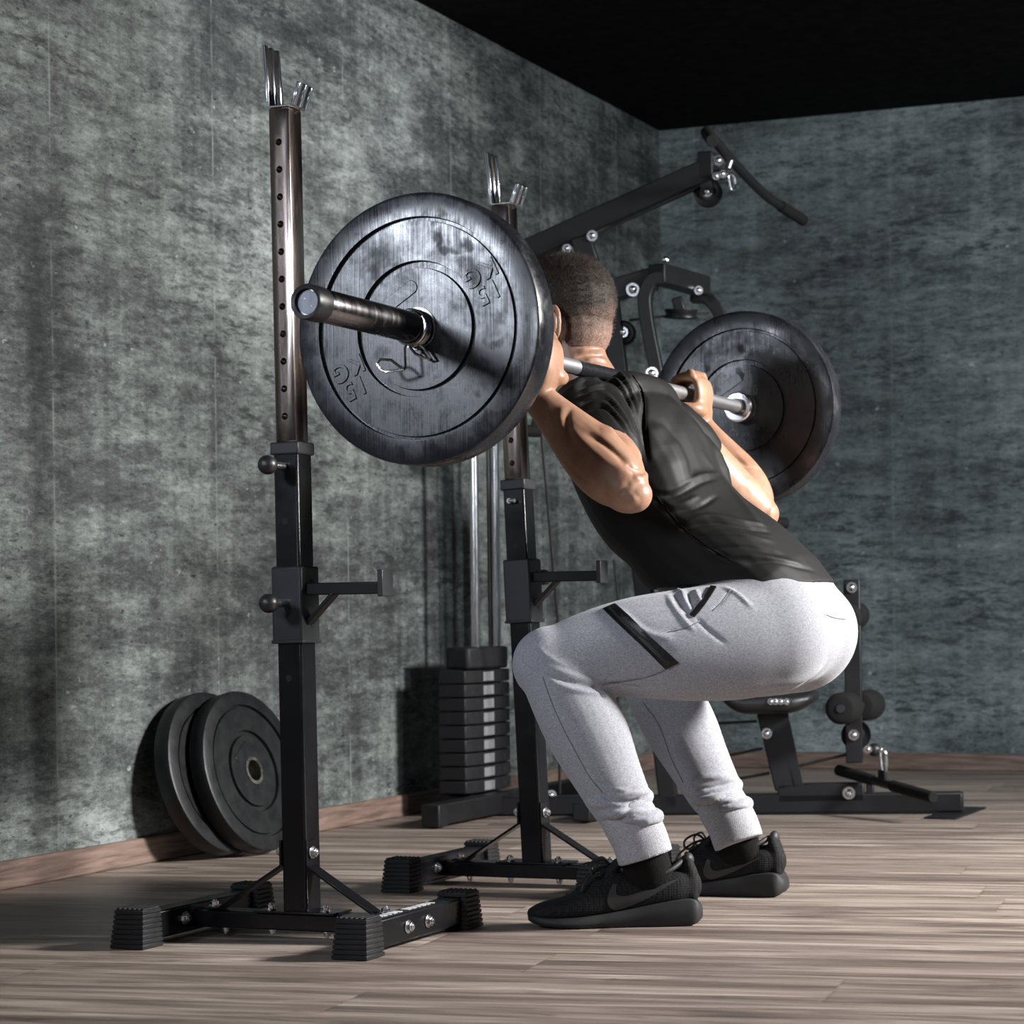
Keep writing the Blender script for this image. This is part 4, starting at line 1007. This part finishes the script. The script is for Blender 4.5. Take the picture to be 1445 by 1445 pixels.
# ---- joggers
J = Lofts(); pelvis(J, .003)
J.add([(x_, YM, z_, a_ - .011, b_ - .012, 0, 1, 0) for x_, z_, a_, b_ in TOR[1:6]], 30, 5, 2.35, False)
for s in (-1, 1):
    thigh(J, s, .004); shin(J, s, .003, .86)
    n = KN[s]; a = AN[s]; d = a - n; f = lambda t: n + d * t
    # cloth gathers above the cuff
    for t, r, ox, tl in ((.70, .0545, .0, .25), (.775, .0560, .0, -.15), (.845, .0560, .002, .30)):
        c = f(t) + V((ox, 0, 0)); w_ = d.normalized()
        pts = []
        for q in range(17):
            an = 2 * math.pi * q / 16; rr = r - .010 + .0035 * math.sin(an * 2 + t * 40)
            pts.append(c + V((math.cos(an) * (rr + .004), math.sin(an) * rr, 0)) + w_ * (tl * .03 * math.cos(an)))
        J.add([(*p, .0135, .0135, *w_) for p in pts], 10, 2)
me = J.fuse('joggers', 0.0037, 7, 0.5)
relax(me, (-1.33, 3.66, .50), .19, 110); relax(me, (-1.33, 3.94, .50), .19, 110)
relax(me, (-1.24, 3.80, .49), .15, 90)
relax(me, tuple(KN[-1] + V((.01, 0, 0))), .10, 25)
cr = [([(733, 930), (742, 940), (752, 946), (766, 950)], .003, -.003), ([(757, 908), (768, 922), (784, 932), (800, 940)], .004, .0015),
      ([(772, 950), (800, 961), (830, 966), (853, 972)], .0036, -.0055), ([(768, 957), (798, 970), (826, 976), (850, 979)], .0045, .0035), ([(780, 943), (810, 953), (850, 963), (872, 968)], .0045, .0028),
      ([(848, 962), (880, 968), (912, 972)], .004, -.004),
      ([(838, 968), (846, 975), (853, 985)], .004, -.005),
      ([(766, 955), (778, 990), (796, 1030), (812, 1060), (832, 1098)], .0022, -.0022), ([(832, 1098), (850, 1118), (864, 1142)], .0022, -.0022),
      ([(848, 1108), (875, 1118), (905, 1112)], .0035, -.005), ([(885, 1140), (900, 1128), (922, 1120)], .003, -.0055), ([(868, 1160), (890, 1150), (912, 1146)], .003, -.005), ([(990, 1120), (1015, 1108), (1040, 1103)], .003, -.005), ([(1000, 1138), (1022, 1124), (1050, 1118)], .003, -.0055), ([(853, 1112), (885, 1118), (915, 1118)], .005, .004), ([(846, 1122), (880, 1132), (918, 1128)], .005, -.006), ([(850, 1150), (880, 1146), (918, 1136)], .005, .006), ([(846, 1160), (880, 1158), (924, 1146)], .004, -.006),
      ([(850, 1172), (878, 1172), (926, 1156)], .006, .006), ([(838, 1100), (860, 1112), (900, 1108)], .006, -.004), ([(878, 1150), (895, 1138), (908, 1132)], .005, -.006),
      ([(965, 1108), (1000, 1098), (1044, 1092)], .006, .005), ([(968, 1118), (1004, 1110), (1052, 1102)], .005, -.006), ([(972, 1132), (1010, 1124), (1062, 1112)], .006, .007), ([(980, 1146), (1010, 1138), (1062, 1124)], .005, -.006), ([(990, 1156), (1020, 1142), (1056, 1134)], .006, .004),
      ([(985, 1150), (1010, 1140), (1030, 1132)], .004, -.005),
      ([(941, 838), (952, 858), (970, 880), (980, 888)], .004, .0035), ([(950, 836), (962, 852), (972, 868)], .004, -.004), ([(962, 832), (966, 848), (973, 860)], .004, .005), ([(972, 834), (975, 848), (980, 858)], .0035, -.005), ([(982, 832), (985, 842), (990, 850)], .004, .005),
      ([(960, 835), (956, 832)], .004, .004), ([(1020, 828), (1040, 838), (1062, 858)], .004, .003), ([(1006, 860), (1018, 850), (1030, 834)], .0022, -.0022), ([(982, 872), (1000, 890), (1024, 908)], .004, -.003),
      ([(940, 892), (968, 886), (1000, 872)], .0022, -.0022), ([(868, 858), (890, 876), (920, 896), (948, 900)], .006, .004), ([(888, 872), (920, 905), (950, 925)], .012, -.002),
      ([(943, 944), (915, 956), (880, 962), (845, 968)], .0022, -.0024), ([(908, 990), (930, 1020), (948, 1072), (968, 1110)], .0022, -.0022),
      ([(1166, 932), (1150, 948), (1120, 962), (1040, 972)], .012, .004), ([(1178, 868), (1186, 880), (1200, 885)], .002, -.0012), ([(1120, 818), (1150, 826), (1180, 850)], .002, -.001)]
strokes(me, cr)
tro = link_mesh('joggers', me, 'heather_grey', man, 0, 180); tro['label'] = 'grey marl joggers'
tb = bvh(me)
z1 = patch(tb, ([(851, 860), (880, 888), (910, 916), (939, 944)], [(868, 853), (898, 880), (928, 908), (958, 935)]), .003, 5, 24).build('pocket_zip', 'zip_black', tro, 0, 40)
z2 = patch(tb, ([(1003, 828), (992, 845), (980, 860), (973, 868)], [(1011, 829), (1000, 846), (989, 861), (980, 871)]), .003, 4, 16).build('pocket_zip', 'zip_black', tro, 0, 40)
patch(tb, ([(858, 860), (885, 886), (915, 915), (942, 940)], [(862, 858), (889, 884), (919, 912), (946, 937)]), .005, 2, 24).build('zip_teeth', 'knob_plastic', z1, 0, 40)
def seam(tree, pts, par, mat, r=.0009):
    q = []
    for a_, b_ in catmull(pts, 5):
        h_, n_ = hit(tree, a_, b_)
        if h_ is not None and (not q or (h_ - q[-1]).length < .05): q.append(h_ + n_ * r * .4)
    if len(q) > 2: MB().tube(q, r, 6).build('seam', mat, par, 0, 180)
for pts in ([(766, 955), (778, 990), (796, 1030), (812, 1060), (832, 1096), (850, 1118)], [(942, 944), (915, 955), (880, 962), (850, 966)], [(908, 992), (930, 1024), (948, 1072), (964, 1104)],
            [(943, 892), (968, 886), (988, 876)], [(1006, 862), (1018, 850), (1031, 832)], [(1166, 868), (1178, 872), (1192, 874)]):
    seam(tb, pts, tro, 'seam_grey')
sb_ = bvh(shirt.data)
seam(sb_, [(926, 700), (942, 720), (966, 746), (996, 770), (1034, 792)], shirt, 'seam_black', .0011)
seam(sb_, [(893, 530), (908, 555), (911, 590), (912, 625)], shirt, 'seam_black', .0011)
for s in (-1, 1):
    n = KN[s]; a = AN[s]; d = (a - n).normalized(); L = Lofts()
    L.add([sec(a - d * .070, .046, .049, YS), sec(a - d * .04, .047, .051, YS), sec(a - d * .005, .045, .051, YS), sec(a + d * .016 + V((.002, 0, -.016)), .044, .051, YS)], 36, 5, 2, False)
    link_mesh('cuff', L.fuse('cuff', .004, 3), 'ribbed_cuff', tro, 0, 60)
# ---- socks and shoes
def shoe(s, heel, ang_, tag_l):
    """heel = point on the floor under the back of the heel; ang_ = direction of the toe"""
    ux = V((math.cos(ang_), math.sin(ang_), 0)); uy = V((-ux.y, ux.x, 0)) ; 
    mt = lambda p: heel + ux * p[0] + uy * p[1] + UV * p[2]
    YSs = tuple(uy)
    L = .300
    root = bpy.data.objects.new('shoe', None); COL.objects.link(root)
    root.location = heel; root.parent = man; root.matrix_parent_inverse = parent_world(man).inverted(); WM[root.name] = Matrix.Translation(heel); root['label'] = tag_l
    # sole: stations x, half width, z bottom, z top
    so = [(-.012, .022, .014, .030), (.000, .036, .004, .045), (.02, .039, .001, .048), (.06, .040, 0, .043), (.11, .038, 0, .034), (.16, .042, 0, .026), (.205, .048, 0, .021), (.24, .047, .002, .020), (.272, .038, .005, .021), (.292, .024, .010, .023), (.300, .012, .014, .023)]
    pp = catmull(so, 4); bm = MB(); rings = []
    for xx, w, z0, z1 in pp:
        ring = []
        for yy, zz in ((-.88, z0), (-1.0, z0 + (z1 - z0) * .35), (-.97, z0 + (z1 - z0) * .7), (-.88, z1), (.88, z1), (.97, z0 + (z1 - z0) * .7), (1.0, z0 + (z1 - z0) * .35), (.88, z0)):
            ring.append(bm.bm.verts.new(mt((xx, yy * w, zz))))
        rings.append(ring)
    for i in range(len(rings) - 1):
        for k in range(8): bm.bm.faces.new((rings[i][k], rings[i][(k + 1) % 8], rings[i + 1][(k + 1) % 8], rings[i + 1][k]))
    bm.bm.faces.new(rings[0]); bm.bm.faces.new(rings[-1][::-1])
    so_ = bm.build('sole', 'shoe_sole', root, 0.002, 50)
    # upper
    U_ = Lofts()
    up = [(.012, .024, .040, .098), (.030, .031, .036, .100), (.055, .0345, .030, .096), (.085, .0355, .026, .091), (.115, .0365, .022, .094), (.140, .038, .018, .098), (.165, .041, .015, .092), (.195, .0445, .012, .074), (.225, .044, .012, .056), (.252, .041, .013, .049), (.276, .034, .014, .043), (.291, .024, .014, .036)]
    U_.add([(*mt((xx, 0, (z0 + z1) / 2)), w, (z1 - z0) / 2, *uy) for xx, w, z0, z1 in up], 28, 5, 2.5)
    U_.add([(*mt((.006, 0, .050)), .022, .012, *uy), (*mt((.008, 0, .085)), .022, .014, *uy), (*mt((.014, 0, .112)), .020, .010, *uy)], 18, 5, 2.3)
    U_.add([(*mt((.165, 0, .088)), .026, .010, *uy), (*mt((.142, 0, .108)), .028, .009, *uy), (*mt((.128, 0, .124)), .025, .006, *uy)], 18, 4, 2.3)
    um = U_.fuse('upper', .0034, 4)
    upo = link_mesh('upper', um, 'shoe_mesh', root, 0, 180)
    t = []
    for i in range(25):
        a = math.pi * 2 * i / 24; xx = .082 + .058 * math.cos(a); yy = .036 * math.sin(a) * (1 - .12 * math.cos(a)); zz = .090 + (.024 * max(0, -math.cos(a)) ** 1.8) + (.016 * max(0, math.cos(a)) ** 2)
        t.append(mt((xx, yy, zz)))
    MB().tube(t[:-1], .0048, 10, False, True).build('collar', 'shoe_black', root, 0, 180)
    MB().sph(mt((.012, 0, .114)), .014, (.7, 1.0, 1.0), 16).build('heel_tab', 'shoe_black', root, 0, 180)
    # tongue and laces
    def lace(pts): MB().tube([mt(p) for p in catmull(pts, 5)], .0022, 8).build('lace', 'shoe_black', root, 0, 180)
    for i in range(5):
        xx = .150 + .018 * i; zz = .099 - .0105 * i - (.004 if i > 2 else 0)
        sg = 1 if i % 2 else -1
        lace([(xx, -.026, zz - .010), (xx + .006, -.010 * sg, zz + .002), (xx + .010, .010 * sg, zz + .002), (xx + .014, .026, zz - .012)])
    for sd in (-1, 1):
        lace([(.150, .002 * sd, .104), (.166, .018 * sd, .120), (.186, .032 * sd, .110), (.184, .036 * sd, .094), (.168, .028 * sd, .096), (.152, .004 * sd, .105)])
        lace([(.150, 0, .106), (.172, .016 * sd, .104), (.196, .036 * sd, .084), (.204, .042 * sd, .066)])
    sk = Lofts(); a = AN[s]
    top = V((a.x + .002, a.y, a.z + .015)); bot = mt((.082, 0, .062))
    sk.add([sec(top, .036, .041, YS), sec((top + bot) / 2 + V((.0, 0, 0)), .036, .043, YSs), (*bot, .031, .050, *uy), (*(bot - UV * .02), .028, .046, *uy)], 24, 5)
    link_mesh('sock', sk.fuse('sock', .004, 3), 'black_knit', man, 0, 180)
    return root, bvh(um), upo
d1 = t1 - h1
sh1, sb1, up1 = shoe(-1, V((h1.x, h1.y, 0)), math.atan2(d1.y, d1.x), 'black knit trainer nearest the camera')
sh2, sb2, up2 = shoe(1, V((h2.x, h2.y, 0)), math.radians(185), 'black knit trainer on the far foot')
cv = lambda L_, ox=730, oy=1140, k=3.6125: [(ox + a / k, oy + b / k) for a, b in L_]
def swoosh(tree, A, Bq, root):
    patch(tree, (cv(A), cv(Bq)), .0014, 5, 26, .002).build('side_logo', 'shoe_logo', root, 0, 40)
swoosh(sb1, [(507, 392), (503, 425), (515, 447), (560, 448), (640, 424), (740, 391), (822, 361)], [(488, 388), (462, 445), (462, 490), (490, 517), (545, 510), (680, 452), (822, 364)], sh1)
swoosh(sb2, [(985, 268), (985, 300), (1005, 320), (1060, 312), (1140, 290), (1200, 268), (1240, 250)], [(968, 262), (950, 310), (955, 345), (985, 362), (1030, 352), (1130, 312), (1240, 254)], sh2)
# ------------------------------------------------------------------ light
w = bpy.data.worlds.new('world'); SC.world = w; w.use_nodes = True
w.node_tree.nodes['Background'].inputs[0].default_value = (0.75, 0.85, 1.0, 1); w.node_tree.nodes['Background'].inputs[1].default_value = 0.012
def aim(o, to):
    o.rotation_euler = (Vector(to) - o.location).to_track_quat('-Z', 'Y').to_euler()
def area(name, loc, to, size, power, col, spread=180):
    l = bpy.data.lights.new(name, 'AREA'); l.shape = 'RECTANGLE'; l.size = size[0]; l.size_y = size[1]; l.energy = power; l.color = col; l.spread = math.radians(spread)
    o = bpy.data.objects.new(name, l); COL.objects.link(o); o.location = loc; aim(o, to); return o
def spot(name, loc, to, power, col, ang, blend=0.5, r=0.1):
    l = bpy.data.lights.new(name, 'SPOT'); l.energy = power; l.color = col; l.spot_size = math.radians(ang); l.spot_blend = blend; l.shadow_soft_size = r
    o = bpy.data.objects.new(name, l); COL.objects.link(o); o.location = loc; aim(o, to); return o
area('key_softbox', (1.7, 4.7, 2.0), (-1.3, 4.2, 0.38), (0.6, 0.6), 108, (1.0, 0.98, 0.96), 85)
area('plate_softbox', (-2.84, 0.6, 1.72), (-1.65, 3.2, 1.05), (0.5, 0.45), 5.8, (0.80, 0.87, 1.0), 60)
area('added_fill', (-1.6, -0.9, 1.5), (-1.6, 3.8, 0.6), (0.6, 0.6), 3.4, (0.86, 0.91, 1.0), 60)  # unseen fill from camera left, added to light the trousers
spot('added_wall_wash', (1.9, 3.6, 2.2), (-0.9, 7.3, 1.2), 850, (0.88, 0.96, 1.0), 75, 0.9, 0.25)  # wash added to brighten the back wall, its source is invented
spot('added_patch_spot', (0.6, 4.0, 2.1), (-3.03, 5.0, 1.95), 460, (0.96, 0.99, 1.0), 26, 0.8, 0.15)  # narrow spot added to make the bright patch on the left wall
spot('added_floor_spot', (2.0, 4.6, 2.25), (-0.1, 3.5, 0.0), 280, (1.0, 0.96, 0.92), 60, 0.9, 0.2)  # unseen overhead spot, added to lift the right side of the floor
SC.view_settings.exposure = 0.1
